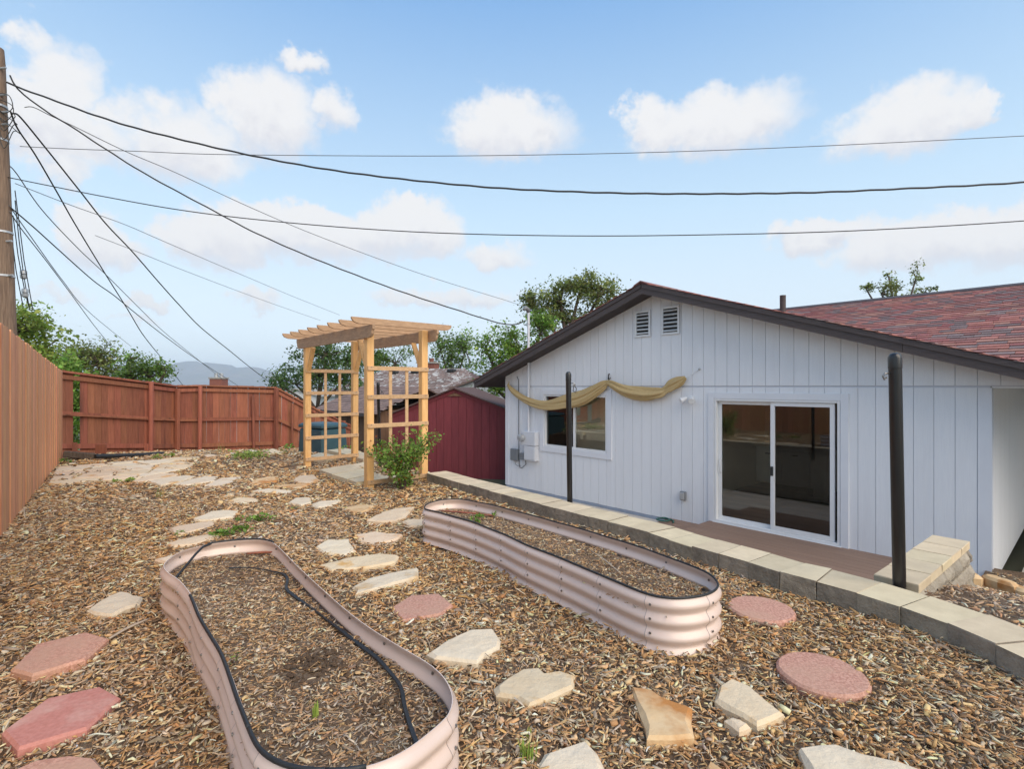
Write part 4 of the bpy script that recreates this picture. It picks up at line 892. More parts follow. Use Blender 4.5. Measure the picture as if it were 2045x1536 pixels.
# ------------------------------------------------------------------ corrugated steel beds
BED_POLYS = []
def bed(name, label, rim_px, inner_holes, seamstep, soil_label, droop=None):
    H = .30; pts = [P(u, v, H) for u, v in rim_px]
    cp = resample(catmull(pts, 8, closed=True), step=.03, closed=True); n = len(cp)
    # smooth a little
    for _ in range(2): cp = [(cp[i-1] + cp[i] * 2 + cp[(i+1) % n]) / 4 for i in range(n)]
    ar = sum(a.x * b.y - b.x * a.y for a, b in zip(cp, cp[1:] + cp[:1]))
    if ar < 0: cp = cp[::-1]
    c = sum(cp, Vector()) / n
    nr = []
    for i in range(n):
        t = (cp[(i+1) % n] - cp[i-1]).normalized(); nr.append(Vector((t.y, -t.x, 0)))
    root = thing(name, label, 'garden bed', (c.x, c.y, 0))
    # wall profile: three bulging ribs
    prof = []; nz = 34
    for k in range(nz + 1):
        z = H * k / nz; ph = (H - z) / (H / 3.4)
        w = (.5 - .5 * math.cos(2 * math.pi * ph)) ** .8
        prof.append((.024 * w - .008, z))
    prof[-1] = (-.006, H)
    step = max(1, int(round(seamstep / .03))); seams = list(range(0, n, step))
    if n - seams[-1] < step * .5: seams.pop()
    seams.append(n)
    bolt = MB().lathe([(.0075, 0), (.0075, .0015), (.005, .002), (.005, .005), (.002, .006)], (0, 0, 0), 8).mesh('bolt', M['bolt'], smooth=40)
    for a, b in zip(seams, seams[1:]):
        idx = [i % n for i in range(a, b + 1)]; vs = []; fs = []
        m = len(idx); npf = len(prof)
        for side, th in ((0, 0.0), (1, -.0035)):
            for ii, i in enumerate(idx):
                lift = .0016 if ii == 0 else (.0012 if ii == m - 1 and False else 0)
                for off, z in prof:
                    p = cp[i] + nr[i] * (off + th + lift); vs.append((p.x - c.x, p.y - c.y, z))
        def q(s, i, k): return s * m * npf + i * npf + k
        for i in range(m - 1):
            for k in range(npf - 1):
                fs.append((q(0,i,k), q(0,i+1,k), q(0,i+1,k+1), q(0,i,k+1))); fs.append((q(1,i,k), q(1,i,k+1), q(1,i+1,k+1), q(1,i+1,k)))
            fs.append((q(0,i,npf-1), q(0,i+1,npf-1), q(1,i+1,npf-1), q(1,i,npf-1)))
        for k in range(npf - 1):
            fs.append((q(0,0,k), q(0,0,k+1), q(1,0,k+1), q(1,0,k))); fs.append((q(0,m-1,k+1), q(0,m-1,k), q(1,m-1,k), q(1,m-1,k+1)))
        # a crease line of the overlapping sheet
        pn = MB().add(vs, fs).build('panel', M['bed'], root, smooth=50)
        seam = MB(); i = a % n; t = (cp[(i+1) % n] - cp[i]).normalized(); sv = []
        for off, z in prof:
            p = cp[i] + nr[i] * (off + .0020); sv += [(p - t * .0009) - c, (p + t * .0009) - c]
            sv[-1].z = sv[-2].z = z
        seam.add(sv, [(2*k, 2*k+1, 2*k+3, 2*k+2) for k in range(len(prof) - 1)]).build('seam', M['greybox'], pn)
        for kz in (.46, 1.34, 2.22):
            i2 = (a + 1) % n
            for sgn in (1, -1):
                if sgn < 0 and kz > 1: continue
                p = cp[i2] + nr[i2] * (.014 if sgn > 0 else .010)
                o = obj('bolt', bolt, pn, (p.x - c.x, p.y - c.y, H - H / 3.4 * (kz + .04)))
                o.rotation_euler = (nr[i2] * sgn).to_track_quat('Z', 'Y').to_euler()
    # black rubber trim on the rim, given as lists of runs (start, end fraction)
    for f0, f1 in inner_holes:
        ids = [int(f0 * n + k) for k in range(int((f1 - f0) * n) + 1)]
        path = [Vector((cp[i % n].x - nr[i % n].x * .004 - c.x, cp[i % n].y - nr[i % n].y * .004 - c.y, H + .003 + .0015 * math.sin(i * .35))) for i in ids]
        MB().tube(path, .0062, 7, squash=1.15).build('rim_trim', M['rubber'], root, smooth=True)
    # soil
    zs = .205; ring = [(cp[i] - nr[i] * .012) for i in range(n)]
    vs = []; L = 9; fs = []
    for j in range(L):
        f = 1 - j / L
        for i in range(n):
            p = c + (ring[i] - c) * f; b = .012 * mnoise.noise(Vector((p.x * 5, p.y * 5, 0))) + .008 * mnoise.noise(Vector((p.x * 14, p.y * 14, 3)))
            vs.append((p.x - c.x, p.y - c.y, zs + b + (-.02 if j == 0 else 0)))
    vs.append((0, 0, zs))
    for j in range(L - 1):
        for i in range(n): fs.append((j*n+i, j*n+(i+1) % n, (j+1)*n+(i+1) % n, (j+1)*n+i))
    fs += [((L-1)*n+i, (L-1)*n+(i+1) % n, len(vs)-1) for i in range(n)]
    MB().add(vs, fs).build('soil', M['soil'], root, smooth=True)
    BED_POLYS.append((np.array([(p.x, p.y) for p in cp]), root, c, zs))
    return root, cp, nr, c
RB = [(846,1016),(853,1007),(872,1001),(900,998),(930,999),(985,1010),(1050,1027),(1120,1046),(1200,1069),(1300,1101),(1370,1127),(1415,1146),(1434,1163),(1434,1176),(1415,1189),(1380,1196),(1345,1197),(1300,1190),(1240,1168),(1150,1129),(1050,1089),(1000,1066),(940,1043),(885,1027),(855,1020)]
bedR = bed('corrugated_bed', 'straight pearl pink corrugated steel bed beside the block retaining wall', RB, [(0.0, 1.0)], .36, '')
LB = [(324,1132),(331,1120),(358,1102),(400,1090),(450,1082),(500,1078),(530,1079),(552,1087),(572,1106),(600,1134),(650,1180),(700,1223),(745,1256),(800,1290),(855,1322),(890,1352),(907,1385),(908,1408),(898,1433),(872,1456),(828,1492),(770,1524),(700,1542),(640,1543),(585,1535),(540,1516),(513,1492),(495,1454),(475,1401),(457,1349),(436,1297),(401,1241),(380,1192),(355,1160),(334,1146)]
bedL = bed('corrugated_bed', 'wavy pinkish corrugated steel bed with a loose black drip line inside', LB, [], .36, '')
# trim of the left bed: only part of it is still on
def bedL_trim():
    root, cp, nr, c = bedL; n = len(cp)
    def idx(u, v):
        p = P(u, v, .30); return min(range(n), key=lambda i: (cp[i] - p).length)
    def run(a, b, extra=()):
        i0, i1 = idx(*a), idx(*b)
        f = [(i0 + k) % n for k in range(((i1 - i0) % n) + 1)]; g = [(i0 - k) % n for k in range(((i0 - i1) % n) + 1)]
        ids = f if len(f) < len(g) else g
        path = [Vector((cp[i].x - c.x, cp[i].y - c.y, .303 + .002 * math.sin(i * .4))) for i in ids] + [Vector((p.x - c.x, p.y - c.y, p.z)) for p in extra]
        MB().tube(path, .0075, 7, squash=1.2).build('rim_trim', M['rubber'], root, smooth=True)
    run((378, 1190), (436, 1297)); 
    i0 = None
    run((436, 1297), (495, 1454)); run((495, 1454), (640, 1542)); run((640, 1542), (735, 1536))
    run((546, 1083), (418, 1086), [P(405, 1093, .31), P(390, 1108, .29), P(372, 1130, .25), P(355, 1150, .22), P(350, 1156, .215)])
bedL_trim()
def drip():
    px = [(458,1136),(500,1137),(543,1143),(566,1148),(574,1158),(572,1178),(585,1190),(606,1203),(628,1217),(655,1241),(685,1264),(720,1290),(752,1317),(776,1345),(800,1375),(808,1410),(818,1445),(832,1486)]
    path = resample(catmull([P(u, v, .222) for u, v in px], 6), step=.02); mb = MB(); vs = []; fs = []
    for i, p in enumerate(path):
        t = (path[min(i+1, len(path)-1)] - path[max(i-1, 0)]).normalized(); s = Vector((t.y, -t.x, 0))
        z = .224 + .004 * math.sin(i * .21) + .004 * math.sin(i * .083); tw = .35 * math.sin(i * .13)
        w = .0095; 
        for (a, b) in ((-w, -.002), (w, -.002), (w * .8, .004), (-w * .8, .004)):
            q = p + s * (a * math.cos(tw)); vs.append((q.x, q.y, z + b + a * math.sin(tw)))
    for i in range(len(path) - 1):
        for k in range(4): fs.append((i*4+k, i*4+(k+1) % 4, (i+1)*4+(k+1) % 4, (i+1)*4+k))
    fs += [(0,1,2,3), tuple(len(vs) - 4 + k for k in range(4))]
    tag(mb.add(vs, fs).build('drip_line', M['rubber'], smooth=40), 'flat black drip line snaking over the soil of the wavy bed', 'drip line')
drip()
def sticks():
    for (a, b, r, lab, z) in (((218,1276),(298,1236),.011,'grey weathered stick beside the red hexagonal paver',.03), ((492,1106),(548,1103),.014,'reddish brown stake on the soil at the bed end',.225),
                              ((880,1020),(985,1030),.014,'reddish brown stake inside the straight bed',.225), ((1180,1100),(1240,1146),.004,'thin pale straw on the straight bed soil',.23)):
        p, q = P(*a, z), P(*b, z); m = (p + q) / 2 + Vector((random.uniform(-.01,.01), random.uniform(-.01,.01), .004))
        path = resample(catmull([p, m, q], 6), count=10)
        tag(MB().tube(path, [r * (.55 + .45 * math.sin(math.pi * (i + .8) / 11.5)) for i in range(len(path))], 6, squash=.55).build('stick', M['redwood'] if 'reddish' in lab else M['stick'], smooth=True), lab, 'stick')
sticks()

# ------------------------------------------------------------------ wood chips
def inpoly(x, y, poly):
    c = np.zeros(len(x), bool); n = len(poly); j = n - 1
    for i in range(n):
        xi, yi = poly[i]; xj, yj = poly[j]
        if yi != yj: c ^= ((yi > y) != (yj > y)) & (x < (xj - xi) * (y - yi) / (yj - yi) + xi)
        j = i
    return c
def shrink(poly, k):
    c = poly.mean(0); d = poly - c; L_ = np.linalg.norm(d, axis=1, keepdims=True); return c + d * np.maximum(.3, (L_ - k) / L_)
PAL = np.array([1.28, 1.12, .88]) * np.array([(.50,.32,.16),(.42,.26,.125),(.30,.18,.09),(.58,.40,.22),(.50,.45,.385),(.41,.365,.31),(.66,.49,.29),(.76,.66,.50),(.13,.085,.05),(.40,.215,.09),(.70,.65,.575),(.24,.19,.155)])
PW = np.array([.14,.12,.11,.12,.10,.08,.09,.055,.075,.045,.035,.06])
def chips_mesh(name, x, y, z, length, width, parent=None, origin=(0, 0, 0), tiltmax=.5, pal=PAL, pw=PW):
    n = len(x)
    L_ = length * np.exp(rng.normal(0, .48, n)); Wd = width * np.exp(rng.normal(-.08, .45, n)); T = Wd * rng.uniform(.2, .5, n)
    big = rng.random(n) < .012; L_[big] *= 1.9; Wd[big] *= 1.7
    yaw = rng.uniform(0, 2 * np.pi, n); pit = rng.normal(0, tiltmax * .45, n); rol = rng.normal(0, .55, n); bend = rng.normal(0, .16, n) * L_
    tap0 = rng.uniform(.25, 1, n); tap1 = rng.uniform(.25, 1, n)
    ux = np.stack([np.cos(yaw) * np.cos(pit), np.sin(yaw) * np.cos(pit), np.sin(pit)], 1)
    s0 = np.stack([-np.sin(yaw), np.cos(yaw), np.zeros(n)], 1); up0 = np.cross(ux, s0)
    s = s0 * np.cos(rol)[:, None] + up0 * np.sin(rol)[:, None]; up = np.cross(ux, s)
    c = np.stack([x, y, z], 1)
    V = np.zeros((n, 12, 3), np.float32)
    for st, (f, tp) in enumerate(((-.5, tap0), (0., np.ones(n)), (.5, tap1))):
        b = bend if st == 1 else 0
        base = c + ux * (L_ * f)[:, None] + (s * (bend * .8)[:, None] if st == 1 else 0)
        V[:, st*4+0] = base - s * (Wd * .5 * tp)[:, None]
        V[:, st*4+1] = base + s * (Wd * .5 * tp)[:, None]
        V[:, st*4+2] = base + s * (Wd * .4 * tp)[:, None] + up * T[:, None]
        V[:, st*4+3] = base - s * (Wd * .4 * tp)[:, None] + up * T[:, None]
    # 2 top quads, 4 side quads, 2 ends
    Fq = np.array([(3,2,6,7),(7,6,10,11),(1,5,6,2),(5,9,10,6),(0,3,7,4),(4,7,11,8),(0,1,2,3),(9,8,11,10)], np.int32)
    faces = (np.arange(n, dtype=np.int32)[:, None, None] * 12 + Fq[None]).reshape(-1, 4)
    V = V.reshape(-1, 3) - np.array(origin, np.float32)
    me = bpy.data.meshes.new(name); me.vertices.add(len(V)); me.vertices.foreach_set('co', V.ravel())
    me.loops.add(faces.size); me.loops.foreach_set('vertex_index', faces.ravel())
    me.polygons.add(len(faces)); me.polygons.foreach_set('loop_start', np.arange(0, faces.size, 4, dtype=np.int32))
    me.update(calc_edges=True)
    col = pal[rng.choice(len(pal), n, p=pw / pw.sum())] * np.exp(rng.normal(0, .16, (n, 1))) * (1 + rng.normal(0, .03, (n, 3)))
    # drier, greyer patches drift through the mulch
    gr = .5 + .5 * np.sin(1.7 * x + .9 * y + 1.1 * np.sin(1.3 * y)) * np.sin(1.1 * y - .8 * x + .7 * np.sin(2.1 * x)); gr = (gr * rng.uniform(0, 1, n))[:, None] * .42
    lum = col.mean(1, keepdims=True); col = col * (1 - gr) + (lum * np.array([1.08, 1.0, .90]) + .02) * gr
    at = me.color_attributes.new('col', 'FLOAT_COLOR', 'POINT')
    C4 = np.ones((n, 12, 4), np.float32); C4[:, :, :3] = np.clip(col, .01, .82)[:, None, :]; at.data.foreach_set('color', C4.ravel())
    me.materials.append(M['chips'])
    o = bpy.data.objects.new(name, me); link(o, parent); return o
def scatter_chips():
    xs = []; ys = []; Ls = []; Ws = []
    # (y0, y1, per m2, length, width)
    for y0, y1, dens, ln, wd in ((1.0, 2.2, 5200, .027, .0072), (2.2, 3.2, 4300, .029, .0075), (3.2, 4.6, 2900, .032, .0085), (4.6, 6.5, 1700, .038, .0105), (6.5, 9, 850, .048, .015), (9, 15.5, 330, .06, .021)):
        xl = -y1 * 1.12 - .6; xr = y1 * 1.12 + .6
        n = int((xr - xl) * (y1 - y0) * dens); x = rng.uniform(xl, xr, n); y = rng.uniform(y0, y1, n)
        lim = np.interp(y, RY, RX) - .11; lf = np.interp(y, LY, LX) + .01
        k = (x < lim) & (x > lf) & (np.abs(x) < y * 1.1 + .55); x, y = x[k], y[k]
        xs.append(x); ys.append(y); Ls.append(np.full(len(x), ln)); Ws.append(np.full(len(x), wd))
    x = np.concatenate(xs); y = np.concatenate(ys); L_ = np.concatenate(Ls); Wd = np.concatenate(Ws)
    keep = np.ones(len(x), bool)
    for p in STONE_POLYS: keep &= ~(inpoly(x, y, shrink(p, .012)) & (rng.random(len(x)) > .004))
    for p, *_ in BED_POLYS: keep &= ~inpoly(x, y, p)
    x, y, L_, Wd = x[keep], y[keep], L_[keep], Wd[keep]
    z = gz(x, y) + rng.uniform(-.002, .016, len(x)) + .008 * np.abs(rng.normal(0, 1, len(x)))
    o = chips_mesh('wood_chips', x, y, z, L_, Wd); tag(o, 'brown and grey wood chip mulch covering the terrace', 'mulch', kind='stuff')
    # on the slope to the right
    n = 9000; q = rng.uniform(-4.2, .0, n); s = rng.uniform(8.68, 11.8, n); k = ~((s > 8.95) & (q > -.9)); q, s = q[k], s[k]
    zz = .05 - .78 * smooth01((q + 4.2) / 4.1) + rng.uniform(0, .02, len(q)); px = C0.x + AX.x * s + NX.x * q; py = C0.y + AX.y * s + NX.y * q
    o = chips_mesh('slope_chips', px, py, zz, np.full(len(q), .04), np.full(len(q), .011), pal=PAL * .8 + .05); tag(o, 'grey brown wood chips on the slope by the house corner', 'mulch', kind='stuff')
    # finer shreds in the beds
    for poly, root, c, zs in BED_POLYS:
        lo, hi = poly.min(0), poly.max(0); A = (hi - lo).prod(); n = int(A * 7000); bx = rng.uniform(lo[0], hi[0], n); by = rng.uniform(lo[1], hi[1], n)
        near = by < 3.2; k = inpoly(bx, by, shrink(poly, .03)) & (near | (rng.random(n) < .6)); bx, by = bx[k], by[k]
        # a bare dark patch where the soil was dug
        bz = np.array([.012 * mnoise.noise(Vector((a * 5, b * 5, 0))) + .008 * mnoise.noise(Vector((a * 14, b * 14, 3))) for a, b in zip(bx, by)])
        dg = P(620, 1335, .2); r = np.hypot((bx - dg.x) * 1.3, by - dg.y); k = (r > .15) | (rng.random(len(bx)) < .25); bx, by, bz = bx[k], by[k], bz[k]
        o = chips_mesh('soil_shreds', bx, by, zs + bz + rng.uniform(0, .008, len(bx)), np.full(len(bx), .021), np.full(len(bx), .005), root, (c.x, c.y, 0), pal=PAL * .86 + .015); tag(o, kind='stuff')
scatter_chips()
def clods():
    poly, root, c, zs = BED_POLYS[1]; mb = MB(); r = random.Random(9); dg = P(620, 1335, .2); d2 = P(770, 1420, .2)
    for i in range(340):
        g = dg if i < 250 else d2; sp = .10 if i < 250 else .06
        x, y = g.x + r.gauss(0, sp), g.y + r.gauss(0, sp * .8); k = math.exp(-((x - g.x) ** 2 + (y - g.y) ** 2) / .012)
        q = .004 + .011 * r.random() ** 2; z = zs + .002 + .018 * k * r.random()
        vs = [Vector((r.uniform(-1, 1), r.uniform(-1, 1), r.uniform(-1, 1))).normalized() * q * r.uniform(.7, 1.3) for _ in range(0)]
        for a, b in ((0, -1), (0, 0), (1, 0), (2, 0), (3, 0), (4, 0), (0, 1)):
            rr = q * r.uniform(.75, 1.3)
            vs.append(Vector((x - c.x, y - c.y, z)) + (Vector((rr * math.cos(a * 1.257), rr * math.sin(a * 1.257), 0)) if b == 0 else Vector((0, 0, b * rr * .8))))
        mb.add(vs, [(0, 2, 1), (0, 3, 2), (0, 4, 3), (0, 5, 4), (0, 1, 5), (6, 1, 2), (6, 2, 3), (6, 3, 4), (6, 4, 5), (6, 5, 1)])
    tag(mb.build('soil_clods', M['clod'], root), kind='stuff')
clods()

# ------------------------------------------------------------------ fences
def build_left_fence():
    f = thing('cedar_fence', 'tall new cedar board fence with tight upright boards', 'fence', (LF[1][0], LF[1][1], 0))
    pts = [Vector((x, y, 0)) for x, y in LF]; o = f.location
    tops = {0: 2.16, 1: 2.045, 2: 1.735}
    A = []
    for k in range(2):
        a, b = pts[k], pts[k + 1]; L_ = (b - a).length; n = int(L_ / .138); t = (b - a).normalized(); nv = Vector((t.y, -t.x, 0))
        for i in range(n):
            f0 = i / n; w = L_ / n; p = a + t * (L_ * f0); zt = tops[k] + (tops[k+1] - tops[k]) * f0 + random.uniform(-.012, .012)
            h = nv * random.uniform(-.004, .008); zb = -.15; th = .018
            rot = random.uniform(-.004, .004)
            q = [p + t * .0025 + h, p + t * (w - .0025 - random.uniform(0, .003)) + h]
            vs = []
            for z in (zb, zt - .02, zt):
                ins = .014 if z == zt else 0
                vs += [q[0] + t * ins - o + Vector((0, 0, z)), q[1] - t * ins - o + Vector((0, 0, z)), q[1] - t * ins - nv * th - o + Vector((0, 0, z)), q[0] + t * ins - nv * th - o + Vector((0, 0, z))]
            fs = [(3,2,1,0),(8,9,10,11)] + [(j*4+m, j*4+(m+1) % 4, (j+1)*4+(m+1) % 4, (j+1)*4+m) for j in range(2) for m in range(4)]
            MB().add(vs, fs).build('board', M['cedar'], f)
        for z in (.25, 1.0, 1.55):
            MB().bar(a - nv * .042 - o + Vector((0, 0, z)), b - nv * .042 - o + Vector((0, 0, z)), .04, .085).build('rail', M['cedar'], f)
build_left_fence()
def build_back_fence():
    f = thing('redwood_fence', 'old dark red stained board fence with exposed rails and leaning posts', 'fence', (-8.8, 10.5, -.1)); o = f.location
    # (u, top v, bottom v) of the fence line; depth from an even height of 1.74 m
    st = [(116, 742, 908, 10.45), (300, 765, 906, 12.5), (353, 772, 903, 13.3), (400, 771, 903, 13.7), (551, 775, 897, 14.9), (640, 822, 930, 15.6), (700, 850, 950, 16.2)]
    pts = [(D(u, tv, d), D(u, bv, d)) for u, tv, bv, d in st]
    tot = 0
    for k in range(len(pts) - 1):
        (ta, ba), (tb, bb) = pts[k], pts[k + 1]; a = Vector((ta.x, ta.y, 0)); b = Vector((tb.x, tb.y, 0)); t = (b - a).normalized(); L_ = (b - a).length; n = max(2, int(L_ / .143)); w = L_ / n
        back = Vector((-t.y, t.x, 0))
        for i in range(n):
            f0 = (i + .5) / n; zt = ta.z + (tb.z - ta.z) * f0; zb = ba.z + (bb.z - ba.z) * f0 - .12
            p = a + t * (w * i)
            if k == 0 and i == 2: continue                                   # the missing board
            g0 = random.choice((.001, .001, .002, .006)); g1 = random.choice((.001, .001, .002, .007))
            zt += .03 + random.uniform(-.01, .01); th = .017; hh = back * (.004 + random.uniform(0, .004)); lean = t * random.uniform(-.005, .005)
            vs = []
            for z, le in ((zb, Vector()), (zt, lean)):
                q0 = p + t * g0 + hh + le; q1 = p + t * (w - g1) + hh + le
                vs += [Vector((q.x, q.y, z)) - o for q in (q0, q1, q1 + back * th, q0 + back * th)]
            MB().add(vs, [(3,2,1,0),(4,5,6,7),(0,1,5,4),(1,2,6,5),(2,3,7,6),(3,0,4,7)]).build('board', M['redwood'], f)
        za = lambda fr: (Vector((ta.x, ta.y, ta.z + (ba.z - ta.z) * fr)) - o, Vector((tb.x, tb.y, tb.z + (bb.z - tb.z) * fr)) - o)
        for fr, h, dpt in ((.035, .04, .09), (.50, .085, .04), (.52, .03, .075), (.90, .10, .04)):
            if fr == .035: fr = -.005
            pa, pb = za(fr); off = back * (-.024 - dpt * 0)
            sag = Vector((0, 0, random.uniform(-.02, .02)))
            MB().bar(pa + off - t * .0, pb + off + sag * (k not in (2, 3)), dpt, h).build('rail', M['redwood'], f)
        pa, pb = za(.06); MB().bar(pa - back * .022, pb - back * .022, .038, .085).build('rail', M['redwood'], f)
        if k < 3: pa, pb = za(.985); MB().bar(pa - back * .02, pb - back * .02 + Vector((0, 0, -.05)), .03, .13).build('kick_board', M['redwood'], f)
    # posts
    for u, tv, bv, d, rnd_, r in ((301, 762, 908, 12.42, True, .052), (354, 776, 906, 13.2, False, .05), (399, 771, 906, 13.55, True, .05), (504, 790, 900, 14.45, True, .037), (551, 775, 905, 14.8, False, .055), (583, 806, 906, 15.05, True, .03)):
        a, b = D(u + (1 if u != 504 else 1), tv, d) - o, D(u + (0 if u != 504 else 3), bv, d) - o; b.z -= .1
        if rnd_: MB().tube([b, a - Vector((0, 0, .02)), a], [r, r, r * .8], 10).build('post', M['redwood'], f, smooth=50)
        else: MB().bar(b, a, r * 1.7, r * 1.7, up=(.3, 1, 0)).build('post', M['redwood'], f, bevel=.006)
    # stub boards leaning at the foot
    for u0, u1, tv, bv, d in ((144, 153, 884, 905, 10.55), (190, 212, 888, 906, 10.9), (288, 296, 887, 906, 12.0)):
        a, b = D(u0, tv, d), D(u1, bv, d)
        MB().box(a.x - o.x, b.x - o.x, d - o.y, d + .02 - o.y, b.z - o.z, a.z - o.z).build('stub_board', M['redwood'], f)
    # black edging timber lying at the foot
    for (a, b, r, lab) in (((126, 907), (190, 912), .07, 'dark weathered timber lying at the foot of the red fence'), ((190, 912), (330, 906), .045, 'black drain pipe lying along the foot of the red fence')):
        p, q = D(a[0], a[1], 10.0), D(b[0], b[1], 10.3 if r > .05 else 11.3)
        if r > .05: tag(MB().bar(p, q, .14, .12).build('timber', M['bark'], bevel=.015), lab, 'timber')
        else: tag(MB().tube([p, (p + q) / 2 + Vector((0, 0, -.01)), q], r, 10).build('drain_pipe', M['rubber'], smooth=50), lab, 'pipe')
build_back_fence()

# ------------------------------------------------------------------ arbor
def build_arbor():
    A, B, Cc, Dd = P(741, 973), P(842, 960), P(616, 935), P(705, 921)
    # true rectangle through the four feet
    ctr = (A + B + Cc + Dd) / 4; ax = ((Cc - A) + (Dd - B)).normalized(); bx = Vector((-ax.y, ax.x, 0)); bx = bx if bx.dot(B - A) > 0 else -bx
    la = ((Cc - A).dot(ax) + (Dd - B).dot(ax)) / 4; lb = ((B - A).dot(bx) + (Dd - Cc).dot(bx)) / 4
    rot = math.atan2(ax.y, ax.x)
    r = thing('garden_arbor', 'golden timber arbor with slatted top and lattice sides over the steps', 'arbor', (ctr.x, ctr.y, 0), rot)
    sgn = 1 if Vector((-math.sin(rot), math.cos(rot), 0)).dot(bx) > 0 else -1     # local +y times sgn points to the house
    hp = .053; zt = 2.30
    for sx in (-1, 1):
        for sy in (-1, 1):
            MB().box(sx * la - hp, sx * la + hp, sgn * sy * lb - hp, sgn * sy * lb + hp, -.12, zt).build('post', M['arbor'], r, bevel=.006)
    # side beams with shaped ends, along x
    for sy in (-1, 1):
        y = sgn * sy * (lb + hp + .02); e = la + .30
        poly = [(-e + .12, 2.12), (e - .12, 2.12), (e - .06, 2.135), (e - .03, 2.17), (e - .02, 2.215), (e, 2.235), (e, 2.295), (-e, 2.295), (-e, 2.235), (-e + .02, 2.215), (-e + .03, 2.17), (-e + .06, 2.135)]
        MB().prism(poly, 1, y - .019, y + .019).build('beam', M['rafter'], r, bevel=.003)
    # rafters across, ends cut to a curve
    n = 8
    for i in range(n):
        x = -la - .22 + (2 * la + .44) * i / (n - 1); e = lb + .36
        poly = [(-e + .10, 2.296), (e - .10, 2.296), (e - .03, 2.32), (e, 2.36), (e, 2.385), (-e, 2.385), (-e, 2.36), (-e + .03, 2.32)]
        MB().prism([(p[0], p[1]) for p in poly], 0, x - .018, x + .018).build('rafter', M['rafter'], r, bevel=.003)
    # corner braces under the beams
    for sx in (-1, 1):
        for sy in (-1, 1):
            y = sgn * sy * (lb - .0); x0 = sx * (la - hp - .004); x1 = sx * (la - .30)
            MB().bar((x0, y + .03 * -sy * 0, 1.72), (x1, y, 2.12), .038, .075, up=(0, 1, 0)).build('brace', M['arbor'], r, bevel=.003)
    # lattice panels on the two ends
    for sx in (-1, 1):
        xo = sx * (la + hp + .012) if sx < 0 else sx * (la - hp - .012)
        xo = sx * (la + hp + .012)
        if sx > 0: xo = la - hp - .012
        zs = [1.70, 1.29, .88, .48, .08] if sx < 0 else [1.72, 1.32, .92, .52, .14]
        for z in zs:
            MB().box(xo - .010, xo + .010, -lb - hp + .004, lb + hp - .004, z - .03, z + .03).build('rung', M['lath'], r, bevel=.002)
            for sy in (-1, 1):
                MB().lathe([(.008, 0), (.008, .003)], (0, 0, 0), 6).build('screw', M['bolt'], r); o = LAST[0]; o.location = (xo - .0105, sy * lb, z + .012); o.rotation_euler = (0, R(-90), 0)
        for fy in (-.30, .30):
            y = fy * lb
            MB().box(xo + .0105, xo + .0305, y - .024, y + .024, zs[-1] - .02, zs[0] + .028).build('upright_lath', M['lath'], r, bevel=.002)
    # weathered block steps leading down under the arbor
    quads = [[(638,938),(700,927),(723,935),(664,947)], [(665,948),(724,936),(752,945),(694,957)], [(695,958),(753,946),(770,951),(712,963)], [(714,963),(760,952),(800,945),(815,950)],
             [(690,931),(735,921),(752,925),(707,935)], [(653,899),(690,895),(722,902),(690,907)], [(691,908),(723,903),(752,911),(725,917)], [(615,911),(640,904),(668,909),(650,915)], [(753,911),(790,919),(812,927),(780,925)]]
    st = thing('block_steps', 'tan concrete cap blocks edging the step well under the arbor', 'steps', (P(700, 935).x, P(700, 935).y, 0)); o = st.location
    for i, q in enumerate(quads):
        zt_ = .06 if i < 5 else .10
        fp = [P(u, v, zt_) for u, v in q]; fp = [Vector((p.x - o.x, p.y - o.y, 0)) for p in fp]
        rough_block(fp, -.12, zt_, 300 + i, .004).build('block', M['block'], st)
build_arbor()

# ------------------------------------------------------------------ black shade poles
def pole(u, vt, vb, ut, z0, r, label, hook):
    b = P(u, vb, z0); d = b.y; t = D(ut, vt, d); h = t.z - z0
    o = thing('shade_pole', label, 'pole', b, 0, 'black shade sail poles'); o.rotation_euler = (0, math.atan2(t.x - b.x, h), 0)
    MB().lathe([(r, -.25), (r, h - .10), (r * 1.06, h - .098), (r * 1.06, h - .03), (r * 1.0, h - .02), (r * .8, h - .004), (r * .4, h + .004)], (0, 0, 0), 20).build('tube', M['pole'], o, smooth=40)
    MB().tube([(hook * r, 0, h - .13), (hook * (r + .03), 0, h - .13), (hook * (r + .045), 0, h - .15), (hook * (r + .035), 0, h - .17), (hook * (r + .02), 0, h - .155)], .006, 6).build('eye_bolt', M['bolt'], o, smooth=True)
    if r < .03 or hook > 0:
        MB().tube([(hook * (r + .03), 0, h - .15), (hook * (r + .06), 0, h - .19), (hook * (r + .05), 0, h - .24), (hook * (r + .02), 0, h - .22), (hook * (r + .03), 0, h - .15)], .005, 6).build('snap_hook', M['rubber'], o, smooth=True)
pole(1796, 706, 1166, 1787, CAPZ, .0375, 'thick black steel pole with domed cap at the return wall', -1)
pole(1138, 743, 999, 1135, CAPZ, .031, 'black steel pole with a snap hook standing before the window', 1)
pole(759, 764, 934, 755, 0.0, .027, 'thin black pole seen through the arbor lattice', 1)

